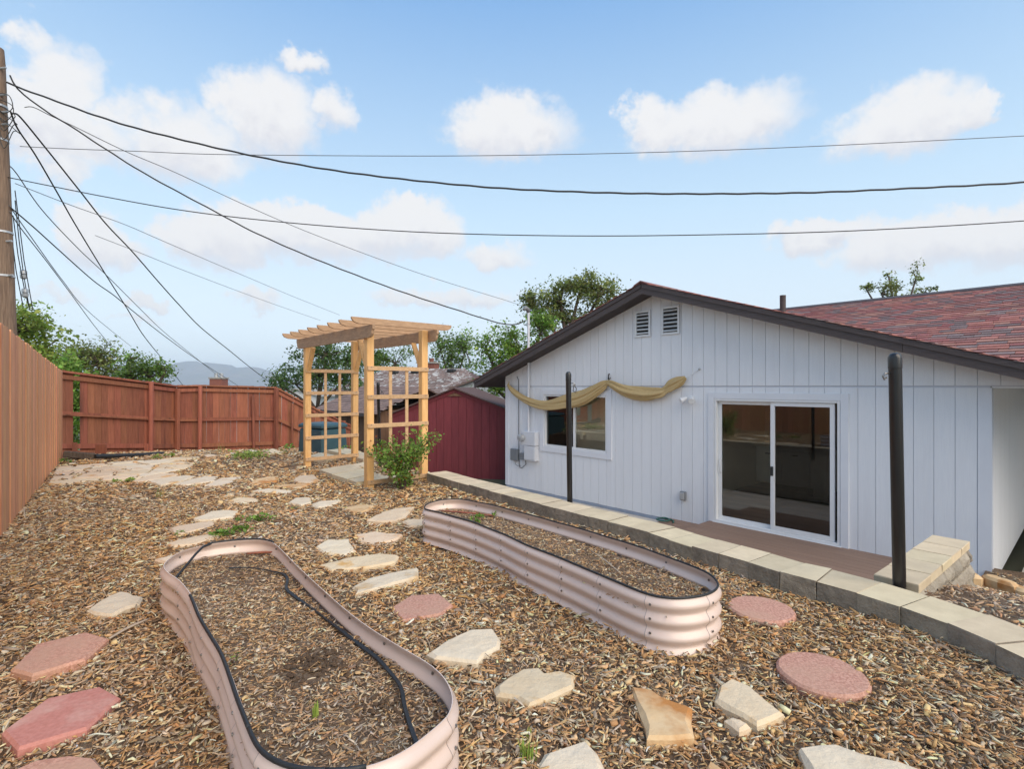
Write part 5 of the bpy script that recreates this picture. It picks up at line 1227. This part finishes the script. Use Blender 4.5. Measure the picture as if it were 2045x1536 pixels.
# ------------------------------------------------------------------ neighbours' buildings
def plank_wall(par, x0, x1, y, z0, ztop, w, mat, name='board', face=-1):
    n = max(1, int((x1 - x0) / w)); w = (x1 - x0) / n
    for i in range(n):
        a, b = x0 + i * w + .004, x0 + (i + 1) * w - .004; pts = [(a, z0), (b, z0), (b, ztop(b))]
        if a < 0 < b and abs(ztop(0) - (ztop(a) + ztop(b)) / 2) > .01: pts.append((0, ztop(0)))
        pts.append((a, ztop(a))); MB().prism(pts, 1, y - .012 + random.uniform(-.003, .003), y).build(name, mat, par)
def build_shed():
    ap = D(909, 776, 14.0); rz = R(-10); zb = -1.02
    s = thing('garden_shed', 'maroon board shed with a low gable beside the white house', 'shed', (ap.x, ap.y, zb), rz); h = ap.z - zb; hw = 1.78; pt = .385
    zt = lambda x: h - .03 - pt * abs(x)
    wall = MB().prism([(-hw, 0), (hw, 0), (hw, zt(hw) - .02), (0, h - .05), (-hw, zt(-hw) - .02)], 1, .004, 2.0).build('wall', M['maroon'], s)
    plank_wall(wall, -hw, hw, 0, 0, lambda x: zt(x) - .01, .2, M['maroon'])
    for sg in (-1, 1):
        MB().prism([(0, h - .005), (sg * (hw + .1), h - .005 - pt * (hw + .1)), (sg * (hw + .1), h + .03 - pt * (hw + .1)), (0, h + .03)], 1, -.12, 2.1).build('roof', M['underlay'], s)
        MB().prism([(0, h - .11), (sg * (hw + .08), h - .11 - pt * (hw + .08)), (sg * (hw + .08), h - .008 - pt * (hw + .08)), (0, h - .008)], 1, -.035, -.013).build('rake_board', M['maroon'], s)
    MB().prism([(-.22, h - .09 - .22 * pt - .03), (.22, h - .09 - .22 * pt - .03), (0, h - .12)], 1, -.045, -.036).build('gable_plate', M['barn_wood'], s)
build_shed()
def build_garage():
    a = D(628, 818, 19.6); zb = a.z - 1.75
    g = thing('neighbour_garage', 'brown timber outbuilding with a wide brown shingle roof behind the arbor', 'garage', (a.x, a.y, zb), HROT); h = 1.75; Lx = 4.6; run = 1.9; pt = .45
    wall = MB().box(.15, Lx, .3, 3.4, 0, h + .1).build('wall', M['barn_wood'], g)
    n = 22
    for i in range(n):
        x = .15 + (Lx - .15) * i / n; MB().box(x + .004, x + (Lx - .15) / n - .004, .285, .302, 0, h + .1).build('board', M['barn_wood'], wall)
    roof = MB().prism([(0, h - .05), (run, h - .05 + pt * run), (2 * run, h - .05), (2 * run, h), (run, h + pt * run), (0, h)], 0, 0, Lx + .1).build('roof', M['underlay'], g)
    MB().box(0, Lx + .1, -.02, -.001, h - .09, h + .01).build('eave_board', M['fascia'], roof)
    rows = 15
    for r in range(rows):
        y = run * r / rows; z = h + pt * y
        x = -.02
        while x < Lx + .1:
            w = random.uniform(.25, .42); MB().add([(x + .003, y - .01, z + .012), (x + w - .003, y - .01, z + .012), (x + w - .003, y + run / rows + .03, z + .012 + pt * (run / rows + .02)), (x + .003, y + run / rows + .03, z + .012 + pt * (run / rows + .02)),
                (x + .003, y - .01, z + .026), (x + w - .003, y - .01, z + .026), (x + w - .003, y + run / rows + .03, z + .016 + pt * (run / rows + .02)), (x + .003, y + run / rows + .03, z + .016 + pt * (run / rows + .02))],
                [(3,2,1,0),(4,5,6,7),(0,1,5,4),(1,2,6,5),(2,3,7,6),(3,0,4,7)]).build('shingle', M['shingle_old'], roof); x += w
build_garage()
def build_far_house():
    p = D(850, 772, 29); zr = D(850, 737, 29).z; zb = -3.3
    hs = thing('far_house', 'far house with worn patchy hip roof and brick chimney', 'house', (p.x, p.y, zb), R(-14)); h = zr - zb; hx, hy, rx = 4.4, 3.0, 2.2; ez = h - 1.35
    MB().box(-hx + .4, hx - .4, -hy + .4, hy - .4, 0, ez + .1).build('wall', M['white_wall'], hs)
    V = [(-hx, -hy, ez), (hx, -hy, ez), (hx, hy, ez), (-hx, hy, ez), (-rx, 0, h), (rx, 0, h)]
    roof = MB().add(V, [(0,1,5,4),(1,2,5),(2,3,4,5),(3,0,4),(3,2,1,0)]).build('roof', M['underlay'], hs)
    for r in range(12):                                       # shingle courses of the face that is seen
        f0, f1 = r / 12, (r + 1.15) / 12
        def pt(x, f, o): return (x, -hy + hy * f, ez + 1.35 * f + o)
        xa, xb = -hx + (hx - rx) * f0, hx - (hx - rx) * f0; n = 16
        for i in range(n):
            a = xa + (xb - xa) * i / n + .01; b = xa + (xb - xa) * (i + 1) / n - .01
            MB().add([pt(a, f0, .02), pt(b, f0, .02), pt(b, min(1, f1), .012), pt(a, min(1, f1), .012), pt(a, f0, .05), pt(b, f0, .05), pt(b, min(1, f1), .02), pt(a, min(1, f1), .02)], [(3,2,1,0),(4,5,6,7),(0,1,5,4),(1,2,6,5),(2,3,7,6),(3,0,4,7)]).build('shingle', M['shingle_patch'], roof)
    ch = MB().box(-.62, .42, .25, .95, h - .6, h + .32).build('chimney', M['brick'], roof)
    MB().box(-.68, .48, .19, 1.01, h + .321, h + .40).build('chimney_cap', M['concrete'], ch)
    for x in (-.4, .1): MB().lathe([(.13, 0), (.13, .22), (.10, .22), (.10, .1)], (x, .6, h + .40), 10).build('chimney_pot', M['brick'], ch)
    for x, f in ((-1.6, .80), (-.35, .82), (1.7, .86)):
        MB().box(x - .22, x + .22, -hy + hy * f - .2, -hy + hy * f + .2, ez + 1.35 * f - .05, ez + 1.35 * f + .16).build('roof_vent', M['rubber'], roof, bevel=.05)
    # brick chimney beyond the red fence
    p = D(437, 775, 42); c = thing('far_chimney', 'brick chimney of a hidden house rising beyond the red fence', 'chimney', (p.x, p.y, -3.3)); w = .48; t = D(437, 757, 42).z + 3.3
    MB().box(-w, w, -w, w, 2.4, t).build('stack', M['brick'], c)
    MB().box(-3, 3, -2, 3, 0, 2.4).build('house_body', M['white_wall'], c)
    MB().prism([(-3.3, 2.4), (3.3, 2.4), (0, 4.1)], 1, -2.3, 3.3).build('roof', M['shingle_old'], c)
    MB().box(-w - .06, w + .06, -w - .06, w + .06, t, t + .12).build('chimney_cap', M['concrete'], c)
    for x in (-.2, .22): MB().lathe([(.15, 0), (.15, .35), (.11, .35), (.11, .2)], (x, 0, t + .12), 10).build('chimney_pot', M['galv'], c)
    p = D(591, 776, 40); c = thing('far_white_gable', 'little white gabled house front far beyond the fence', 'house', (p.x, p.y, -3.3)); t = p.z + 3.3; pt_ = .32
    MB().prism([(-1.2, 0), (1.6, 0), (1.6, t - .5), (0, t - .06), (-1.2, t - .42)], 1, 0, 5).build('wall', M['white_wall'], c)
    for sg in (-1, 1): MB().prism([(0, t - .06), (sg * 1.9, t - .06 - 1.9 * pt_), (sg * 1.9, t - 1.9 * pt_), (0, t)], 1, -.2, 5).build('roof', M['concrete'], c)
    p = D(547, 760, 30); c = thing('far_flue', 'pale metal flue beyond the red fence', 'flue', (p.x, p.y, -3.3)); t = D(547, 752, 30).z + 3.3
    MB().lathe([(.16, 0), (.16, t - .1), (.3, t - .1), (.3, t), (.05, t + .04)], (0, 0, 0), 12).build('flue_pipe', M['galv'], c)
    # blue-grey side house right of the shed
    p = D(975, 757, 24); c = thing('far_grey_house', 'pale blue grey house end behind the maroon shed', 'house', (p.x, p.y, -2.6), R(-20)); t = D(975, 752, 24).z + 2.6
    MB().prism([(-1.6, 0), (1.6, 0), (1.6, t - .4), (0, t), (-1.6, t - .5)], 1, 0, 4).build('wall', M['white_wall'], c)
    for sg in (-1, 1): MB().prism([(0, t), (sg * 1.9, t - .6), (sg * 1.9, t - .5), (0, t + .1)], 1, -.2, 4).build('roof', M['shingle_old'], c)
build_far_house()
# teal bin behind the arbor
def build_bin():
    b0 = P(645, 912, -.02); b = thing('compost_bin', 'dark teal plastic bin standing behind the arbor', 'bin', (D(645, 900, 11.8).x, 11.8, -.12), R(-35))
    V = []
    for z, s in ((0, .43), (.62, .40), (.64, .42), (.70, .42), (.74, .36)):
        for x, y in ((-1, -1), (1, -1), (1, 1), (-1, 1)): V.append((x * s * 1.05, y * s * .8, z))
    MB().add(V[:8], [(3,2,1,0),(4,5,6,7)] + [(i, (i+1) % 4, 4+(i+1) % 4, 4+i) for i in range(4)]).build('body', M['teal'], b, bevel=.03)
    MB().add(V[8:], [(3,2,1,0),(8,9,10,11)] + [(j*4+i, j*4+(i+1) % 4, (j+1)*4+(i+1) % 4, (j+1)*4+i) for j in range(2) for i in range(4)]).build('lid', M['teal'], b, bevel=.01)
build_bin()

# ------------------------------------------------------------------ utility pole and wires
def build_pole():
    d = 9.0; b = D(9, 640, d); t = D(-9, 96, d); gzv = -1.1
    k = (gzv - b.z) / (t.z - b.z); base = b + (t - b) * k
    o = thing('utility_pole', 'tall weathered wooden utility pole rising behind the cedar fence', 'utility pole', base)
    L_ = t - base; MB().tube([L_ * f for f in (0, .2, .4, .6, .8, .97, 1)], [.172, .165, .155, .145, .132, .122, .11], 18).build('shaft', M['wood_pole'], o, smooth=60)
    for f, r in ((.62, .147), (.53, .152), (.81, .133), (.88, .13)):
        MB().tube([L_ * (f - .002), L_ * (f + .002)], r + .006, 16).build('steel_band', M['galv'], o)
    for f in (.955, .90, .865, .84, .60, .53):
        c = L_ * f; MB().tube([c + Vector((.10, -.05, 0)), c + Vector((.22, -.05, .01))], .018, 7).build('wire_clamp', M['galv'], o)
    for k in range(5):
        c = L_ * (.89 - k * .012); pts = [c + Vector((.1, -.08, .1)), c + Vector((.3 + .04 * k, -.1, .05 - .06 * k)), c + Vector((.34, -.08, -.15)), c + Vector((.2, -.1, -.25 - .05 * k)), c + Vector((.08, -.1, -.1))]
        MB().tube(catmull(pts, 5), .007, 5).build('jumper_cable', M['wire'], o)
    # guy wires with strain insulators
    for i, (pts, ins) in enumerate((([(30, 400), (38, 480), (47, 548), (58, 612)], True), ([(26, 430), (36, 510), (50, 585), (60, 620)], True), ([(22, 460), (32, 540), (46, 612)], False), ([(30, 380), (48, 520), (66, 620)], False))):
        pth = [D(u, v, 9.3 + .3 * j) for j, (u, v) in enumerate(pts)]
        gp = MB().tube(pth, .008, 5).build('guy', M['wire'])
        tag(gp, ['black guy cable with the upper strain insulator beside the pole', 'black guy cable with the lower strain insulator beside the pole', 'thin bare guy cable nearest the pole', 'thin bare guy cable farthest from the pole'][i], 'guy cable')
        if ins:
            c = pth[2]; q = MB().lathe([(.02, -.09), (.05, -.07), (.055, -.01), (.03, 0), (.055, .01), (.05, .07), (.02, .09)], (c.x, c.y, c.z), 10).build('insulator', M['galv'], gp, smooth=50)
build_pole()
def wire(name, px, d0, d1, r, label, mat='wire', wob=0.0):
    n = len(px); us = [p[0] for p in px]; a, b = px[0][0], px[-1][0]; pts = []
    for u, v in px:
        f = (u - a) / (b - a); d = 1 / ((1 - f) / d0 + f / d1); pts.append(D(u, v, d))
    path = catmull(pts, 8)
    if wob:
        path = resample(path, step=.12)
        path = [p + Vector((0, 0, wob * math.sin(i * 1.3))) for i, p in enumerate(path)]
    tag(MB().tube(path, r * .86, 5).build(name, M[mat], smooth=True), label, 'wire')
wire('power_wire', [(14,164),(39,175),(116,203),(193,231),(299,263),(500,310),(700,345),(950,372),(1150,383),(1350,387),(1600,385),(1800,377),(2045,364),(2400,335)], 9, 8, .019, 'thick twisted power cable, uppermost heavy span over the yard', 'wire', .004)
wire('service_drop', [(20,150),(38,180),(98,226),(134,247),(218,302),(299,352),(440,428),(500,460),(600,505),(700,545),(800,582),(900,615),(1010,648),(1050,640)], 9, 12.0, .016, 'black service drop cable running to the house mast', 'wire', .003)
wire('thin_wire', [(49,214),(67,214),(102,231),(148,252),(253,303),(352,345),(500,414),(650,477),(850,550),(1023,604),(1090,628)], 9, 20, .009, 'thin wire descending from the pole toward the tall tree', 'wire_grey')
wire('fence_wire', [(21,222),(35,256),(70,308),(113,382),(151,449),(211,548),(255,618),(286,669),(324,717),(372,778)], 9, 30, .017, 'steep black wire dropping toward the mountain', 'wire')
wire('fence_wire', [(28,226),(42,235),(88,291),(158,379),(211,446),(264,502),(316,562),(358,609),(401,654),(458,700),(501,735),(548,771)], 9, 28, .018, 'black wire dropping to the pale metal flue', 'wire')
wire('telephone_wire', [(16,354),(105,372),(211,393),(352,418),(500,437),(700,455),(900,466),(1150,471),(1400,469),(1700,461),(2045,441),(2400,412)], 9, 8, .010, 'telephone wire, lowest of the long spans over the house', 'wire')
wire('thin_wire', [(40,292),(141,297),(281,302),(436,308),(760,311),(1000,310),(1300,304),(1600,293),(2045,271),(2400,250)], 9.5, 9, .0075, 'thin wire, highest of the long spans over the house', 'wire_grey')
wire('thin_wire', [(10,328),(30,342),(84,419),(158,498),(211,548),(281,618),(330,665),(400,722),(470,778)], 9, 34, .011, 'thin wire starting at the middle of the pole', 'wire_grey')
wire('thin_wire', [(21,414),(70,456),(113,495),(186,560),(229,591),(275,629),(335,676),(401,723),(484,776)], 9, 34, .014, 'dark thin wire starting low on the pole', 'wire')
wire('thin_wire', [(20,423),(42,456),(91,519),(144,590),(185,646),(232,705)], 9, 22, .011, 'lowest thin wire dropping behind the trees', 'wire_grey')
wire('thin_wire', [(18,410),(60,470),(125,560),(180,625),(262,692)], 9, 26, .010, 'thin wire falling between the small trees', 'wire_grey')
wire('thin_wire', [(30,366),(140,409),(246,447),(316,477),(422,523),(500,556),(590,594),(678,629)], 9, 24, .008, 'faint wire ending over the arbor top', 'wire_grey')
wire('thin_wire', [(190,470),(280,505),(362,538),(480,583),(560,612),(640,640)], 12, 24, .008, 'faint lower wire ending at the arbor edge', 'wire_grey')

# ------------------------------------------------------------------ plants
def leaf_mesh(name, pos, size, cols, parent, upbias=.5, aspect=.62):
    n = len(pos); pos = np.asarray(pos); size = np.asarray(size)
    yaw = rng.uniform(0, 2 * np.pi, n); nrm = rng.normal(0, 1, (n, 3)); nrm[:, 2] = np.abs(nrm[:, 2]) + upbias; nrm /= np.linalg.norm(nrm, axis=1, keepdims=True)
    t = rng.normal(0, 1, (n, 3)); t -= nrm * (t * nrm).sum(1, keepdims=True); t /= np.linalg.norm(t, axis=1, keepdims=True); s = np.cross(nrm, t)
    L_ = size[:, None]; w = L_ * aspect * .5
    V = np.stack([pos - t * L_ * .5, pos + s * w + nrm * L_ * .08 - t * L_ * .05, pos + t * L_ * .5 - nrm * L_ * .06, pos - s * w + nrm * L_ * .08 - t * L_ * .05], 1).astype(np.float32)
    faces = (np.arange(n, dtype=np.int32)[:, None] * 4 + np.array([0, 1, 2, 3], np.int32)[None])
    me = bpy.data.meshes.new(name); me.vertices.add(n * 4); me.vertices.foreach_set('co', V.ravel()); me.loops.add(n * 4); me.loops.foreach_set('vertex_index', faces.ravel())
    me.polygons.add(n); me.polygons.foreach_set('loop_start', np.arange(0, n * 4, 4, dtype=np.int32)); me.update(calc_edges=True)
    at = me.color_attributes.new('col', 'FLOAT_COLOR', 'POINT'); C4 = np.ones((n, 4, 4), np.float32); C4[:, :, :3] = np.clip(cols, .005, .6)[:, None, :]; at.data.foreach_set('color', C4.ravel())
    me.materials.append(M['leaf']); o = bpy.data.objects.new(name, me); link(o, parent); return o
GREEN = {'mid': (.16, .25, .055), 'dark': (.10, .17, .045), 'yellow': (.29, .38, .075), 'olive': (.22, .255, .075), 'fresh': (.19, .31, .055)}
def tree(label, blobs, d, base_u, tone, nclump=60, leaves=90, leaf=.13, group=None, zground=-3.0, trunk=.16, sig=.26, name='tree', depth=1.0):
    """blobs: (u, v, ru, rv) ellipses of the crown in the photo; the crown is as deep as it is wide"""
    zc = [D(u, v, d) for u, v, _, _ in blobs]; k = d / F
    base = Vector((D(base_u, VH, d).x, d, zground)); root = thing(name, label, 'tree', base, 0, group)
    ctr = sum(zc, Vector()) / len(zc)
    tips = []; ar = np.array([ru * rv for _, _, ru, rv in blobs], float); ar /= ar.sum()
    r = random.Random(int(base_u * 7 + d))
    for (u, v, ru, rv), c, a in zip(blobs, zc, ar):
        for i in range(max(3, int(nclump * a))):
            while True:
                q = Vector((r.uniform(-1, 1), r.uniform(-1, 1), r.uniform(-1, 1)))
                if .25 < q.length < 1: break
            q = q * (.55 + .45 * r.random()) if r.random() < .35 else q
            tips.append(c + Vector((q.x * ru * k, q.y * ru * k * depth, q.z * rv * k)))
    # trunk and limbs
    mbt = MB(); fork = base.lerp(ctr, .62); fork.x = base.x + (ctr.x - base.x) * .5
    mbt.tube([Vector(), (fork - base) * .5 + Vector((.03, 0, 0)), fork - base], [trunk, trunk * .8, trunk * .65], 9)
    mains = []
    for c, (u, v, ru, rv) in zip(zc, blobs):
        m = c - Vector((0, 0, rv * k * .35)); mains.append(m)
        mid = fork.lerp(m, .5) + Vector((r.uniform(-.1, .1), 0, .1)); mbt.tube([fork - base, mid - base, m - base], [trunk * .5, trunk * .38, trunk * .25], 7)
    for t in tips:
        m = min(mains, key=lambda q: (q - t).length); mid = m.lerp(t, .5) + Vector((r.uniform(-.1, .1), r.uniform(-.1, .1), r.uniform(-.02, .12)))
        mbt.tube([m - base, mid - base, t - base], [trunk * .17, trunk * .11, trunk * .04], 5, cap=False)
    mbt.build('trunk', M['bark'], root, smooth=True)
    T = np.array([tuple(t - base) for t in tips]); leaves = int(leaves * .78); n = len(T) * leaves; ci = rng.integers(0, len(T), n)
    sg = sig * .92 * np.exp(rng.normal(0, .3, len(T)))
    pos = T[ci] + rng.normal(0, 1, (n, 3)) * sg[ci][:, None] * np.array([1, 1, .7])
    g = np.array(GREEN[tone]); cl = np.exp(rng.normal(0, .22, (len(T), 1)))
    cols = g[None] * cl[ci] * np.exp(rng.normal(0, .25, (n, 1))) * (1 + rng.normal(0, .08, (n, 3)))
    leaf_mesh('crown', pos, leaf * .78 * np.exp(rng.normal(0, .3, n)), cols, root)
    return root
# left of the yard, beyond the cedar fence
tree('yellow green leafy tree at the foot of the utility pole', [(20,690,60,75),(70,690,55,80),(100,720,35,60),(35,650,45,35)], 14, 50, 'yellow', 80, 110, .12, sig=.2)
tree('rounded pale green tree between two darker ones behind the fence', [(180,735,48,50),(200,715,32,30),(150,720,30,30)], 20, 180, 'olive', 60, 90, .13, sig=.2)
tree('dark spreading small tree against the mountain', [(270,740,36,34),(300,745,38,26),(330,735,16,16),(255,720,16,14)], 17, 285, 'mid', 46, 80, .11, sig=.16)
tree('bright green bush low behind the fence corner', [(130,730,25,25),(150,790,26,60),(150,850,24,50)], 13, 130, 'fresh', 40, 110, .11, sig=.16, zground=-2.0, trunk=.06)
# beyond the arbor
tree('dark green tree seen through the left lattice of the arbor', [(640,730,60,50),(590,755,50,35),(650,700,35,28),(560,765,25,16),(690,740,40,50)], 25, 640, 'dark', 110, 90, .15, sig=.24)
tree('mid green tree behind the arbor centre', [(740,720,50,40),(790,715,45,30),(760,750,50,30)], 38, 765, 'mid', 70, 90, .2, sig=.36)
tree('round green tree between the chimney and the big tree', [(900,700,42,42),(930,690,28,30),(880,690,24,24),(905,735,45,30)], 34, 900, 'mid', 70, 90, .18, sig=.32)
# behind the house
tree('tall airy tree rising behind the gable roof', [(1120,590,45,40),(1195,580,50,38),(1160,565,45,25),(1210,610,30,25),(1095,625,45,35),(1060,600,30,28),(1140,640,50,30)], 21, 1120, 'olive', 150, 85, .13, sig=.19, zground=-2.2, trunk=.2)
tree('bushy green tree beside the service mast', [(1040,690,60,50),(1000,720,45,40),(1080,650,40,35),(970,690,20,24),(985,760,40,45),(1060,740,60,50)], 18, 1030, 'fresh', 130, 90, .12, sig=.2, zground=-2.0)
tree('sparse treetop showing above the red shingle ridge', [(1730,573,16,12),(1760,580,30,16),(1790,570,16,18),(1830,545,10,22),(1845,580,18,18),(1800,600,60,15),(1775,552,12,8)], 30, 1790, 'olive', 60, 60, .15, sig=.15, zground=-1.0)

def rose():
    b = P(806, 978); r = thing('rose_shrub', 'young rose shrub with red tinged tips at the arbor post', 'shrub', b); k = b.y / F; rr = random.Random(5)
    tipz = [(765,905),(755,890),(780,900),(800,890),(820,880),(835,870),(850,875),(860,880),(790,920),(815,915),(840,895),(770,925),(800,945),(815,950),(790,940),(830,905),(748,900),(865,872),(805,965),(785,880)]
    mb = MB(); T = []
    for u, v in tipz:
        t = D(u, v, b.y + rr.uniform(-.3, .25)) - b; mid = t * .5 + Vector((-.25 * t.x + rr.uniform(-.03, .03), 0, .04)); mb.tube(catmull([Vector((rr.uniform(-.03, .03), rr.uniform(-.03, .03), -.02)), mid, t], 4), .006, 5, cap=False); T += [t, t.lerp(mid, .4), t.lerp(mid, .7)]
    mb.build('stems', M['bark'], r, smooth=True)
    T = np.array([tuple(t) for t in T]); n = len(T) * 42; ci = rng.integers(0, len(T), n); pos = T[ci] + rng.normal(0, .062, (n, 3)); pos[:, 2] = np.maximum(pos[:, 2], .02)
    c = np.array(GREEN['fresh'])[None] * np.exp(rng.normal(.1, .3, (n, 1))) * (1 + rng.normal(0, .06, (n, 3))); red = rng.random(n) < .08; c[red] = (.30, .09, .03)
    leaf_mesh('foliage', pos, .042 * np.exp(rng.normal(0, .3, n)), c, r, .3)
rose()
def weed(u, v, w, h, label, tone='fresh', blades=False, z=0.0, n=60):
    b = P(u, v, z); k = b.y / F; ww, hh = w * k, h * k; o = thing('weed', label, 'weed', b); c = np.array(GREEN[tone])
    if blades:
        mb = MB()
        for i in range(n):
            a = random.uniform(0, 6.28); ln = hh * random.uniform(.4, 1); x0 = random.gauss(0, ww * .18); y0 = random.gauss(0, ww * .18); dx = math.cos(a) * ww * random.uniform(.05, .5); dy = math.sin(a) * ww * random.uniform(.05, .5)
            w_ = .0028 + .001 * random.random(); s = Vector((-math.sin(a), math.cos(a), 0)) * w_
            p0 = Vector((x0, y0, -.01)); p1 = Vector((x0 + dx * .4, y0 + dy * .4, ln * .6)); p2 = Vector((x0 + dx, y0 + dy, ln))
            mb.add([p0 - s, p0 + s, p1 + s * .8, p1 - s * .8, p2], [(0,1,2,3),(3,2,4)])
        me = mb.mesh('blades', M['leaf']); at = me.color_attributes.new('col', 'FLOAT_COLOR', 'POINT'); m = len(me.vertices)
        C4 = np.ones((m, 4), np.float32); C4[:, :3] = c * 1.2 * np.exp(rng.normal(0, .2, (m, 1))); at.data.foreach_set('color', C4.ravel()); obj('blades', me, o)
    else:
        mb = MB(); T = []
        for i in range(max(4, n // 9)):
            t = Vector((random.gauss(0, ww * .3), random.gauss(0, ww * .3), hh * random.uniform(.3, .95))); T.append(t); mb.tube([(0, 0, -.01), t * .5 + Vector((0, 0, .01)), t], .002, 4, cap=False)
        mb.build('stems', M['hose'] if False else M['bark'], o)
        T = np.array([tuple(t) for t in T]); ci = rng.integers(0, len(T), n); pos = T[ci] + rng.normal(0, 1, (n, 3)) * np.array([ww * .13, ww * .13, hh * .13]); pos[:, 2] = np.maximum(pos[:, 2], .012)
        leaf_mesh('leaves', pos, min(.05, max(.022, ww * .28)) * np.exp(rng.normal(0, .25, n)), c[None] * np.exp(rng.normal(.15, .25, (n, 1))), o, .8, .6)
weed(517, 1046, 32, 24, 'leafy green weed above the end of the wavy bed', n=60)
weed(486, 1042, 20, 14, 'small weed next to the larger leafy weed', n=36)
weed(490, 1068, 34, 18, 'green weed touching the rim of the wavy bed', n=60)
weed(445, 1077, 46, 16, 'spreading weed beside the thin tan flagstone', n=70)
weed(886, 962, 24, 16, 'bright green weed at the foot of the block wall', n=60)
weed(370, 1068, 22, 10, 'low weed on the edge of the brick shaped flagstone', n=30)
weed(472, 1330, 16, 26, 'bright sprout alone in the wavy bed soil', 'yellow', z=.21, n=7)
weed(628, 1428, 22, 36, 'thin grass sprout in the wavy bed soil', 'yellow', True, z=.21, n=9)
weed(955, 1040, 30, 12, 'low weed on the straight bed soil', z=.21, n=40)
weed(985, 1030, 20, 9, 'small weed on the straight bed soil', z=.21, n=24)
weed(1050, 1530, 32, 60, 'tuft of thin grass by the cream flagstone', 'yellow', True, n=46)
weed(1056, 1480, 16, 30, 'smaller grass tuft behind the cream flagstone', 'yellow', True, n=18)
weed(500, 916, 60, 14, 'wide green weed patch near the far flagstones', 'yellow', n=420)
weed(315, 918, 22, 10, 'weed at the far edge of the flagstone patio', 'yellow', n=40)
weed(340, 915, 20, 9, 'smaller weed at the far edge of the flagstone patio', 'yellow', n=36)
weed(248, 965, 26, 10, 'weed in front of the flagstone patio', 'yellow', n=40)
weed(122, 930, 18, 14, 'weed in the corner of the two fences', n=40)
weed(575, 905, 34, 16, 'weed by the red fence near the teal bin', n=50)
weed(320, 995, 22, 24, 'thin grassy weed in open mulch', 'olive', True, n=16)
weed(440, 905, 18, 22, 'wispy weed close to the leaning fence post', 'olive', True, n=16)
weed(950, 985, 12, 9, 'tiny weed by the block wall', n=20)
weed(585, 1018, 12, 10, 'tiny weed among the small pale flagstones', n=20)
weed(690, 905, 30, 14, 'weed growing on the steps behind the arbor', n=40)

# ------------------------------------------------------------------ mountain and air
def mountain():
    d = 5000; prof = [(-900, 760), (-300, 735), (60, 765), (150, 752), (215, 735), (250, 729), (330, 733), (365, 723), (385, 721), (400, 725), (420, 725), (455, 729), (480, 735), (500, 733), (530, 739), (545, 741), (575, 757), (640, 768), (900, 771), (1500, 771), (2400, 752), (3200, 745)]
    V = []; Fs = []; cp = catmull([Vector((u, v, 0)) for u, v in prof], 8); m = len(cp)
    for i, p in enumerate(cp):
        t = D(p.x, p.y + 1.2 * mnoise.noise(Vector((p.x * .06, 0, 0))), d)
        for j in range(7):
            f = j / 6; q = Vector((t.x, t.y - 900 * (1 - f) + 120 * mnoise.noise(Vector((p.x * .03, f * 2, 1))), max(-3.3 + (t.z + 3.3) * (f ** 1.2) * (1 + .25 * mnoise.noise(Vector((p.x * .05, f * 3, 5))) * (f < 1)), -3.3)))
            if j == 0: q.z = -8
            V.append(tuple(q))
        V.append((t.x, t.y + 800, -10))
    w = 8
    for i in range(m - 1):
        for j in range(w - 1): Fs.append((i*w+j, (i+1)*w+j, (i+1)*w+j+1, i*w+j+1))
    mb = MB(); mb.v = V; mb.f = Fs
    tag(mb.build('mountain', M['ridge'], smooth=True), 'distant blue grey mountain ridge', kind='structure')
mountain()
def haze():
    m = bpy.data.materials.new('haze_air'); m.use_nodes = True; N = m.node_tree.nodes; L = m.node_tree.links; N.remove(N['Principled BSDF'])
    v = N.new('ShaderNodeVolumePrincipled'); v.inputs['Density'].default_value = HAZE; v.inputs['Color'].default_value = (.78, .88, 1.0, 1); v.inputs['Anisotropy'].default_value = .0
    L.new(v.outputs[0], N['Material Output'].inputs['Volume'])
    o = MB().box(-14000, 17000, -3000, 9500, -12, 330).build('haze', m); tag(o, 'thin summer haze in the air', kind='stuff')
HAZE = 2.0e-4
haze()
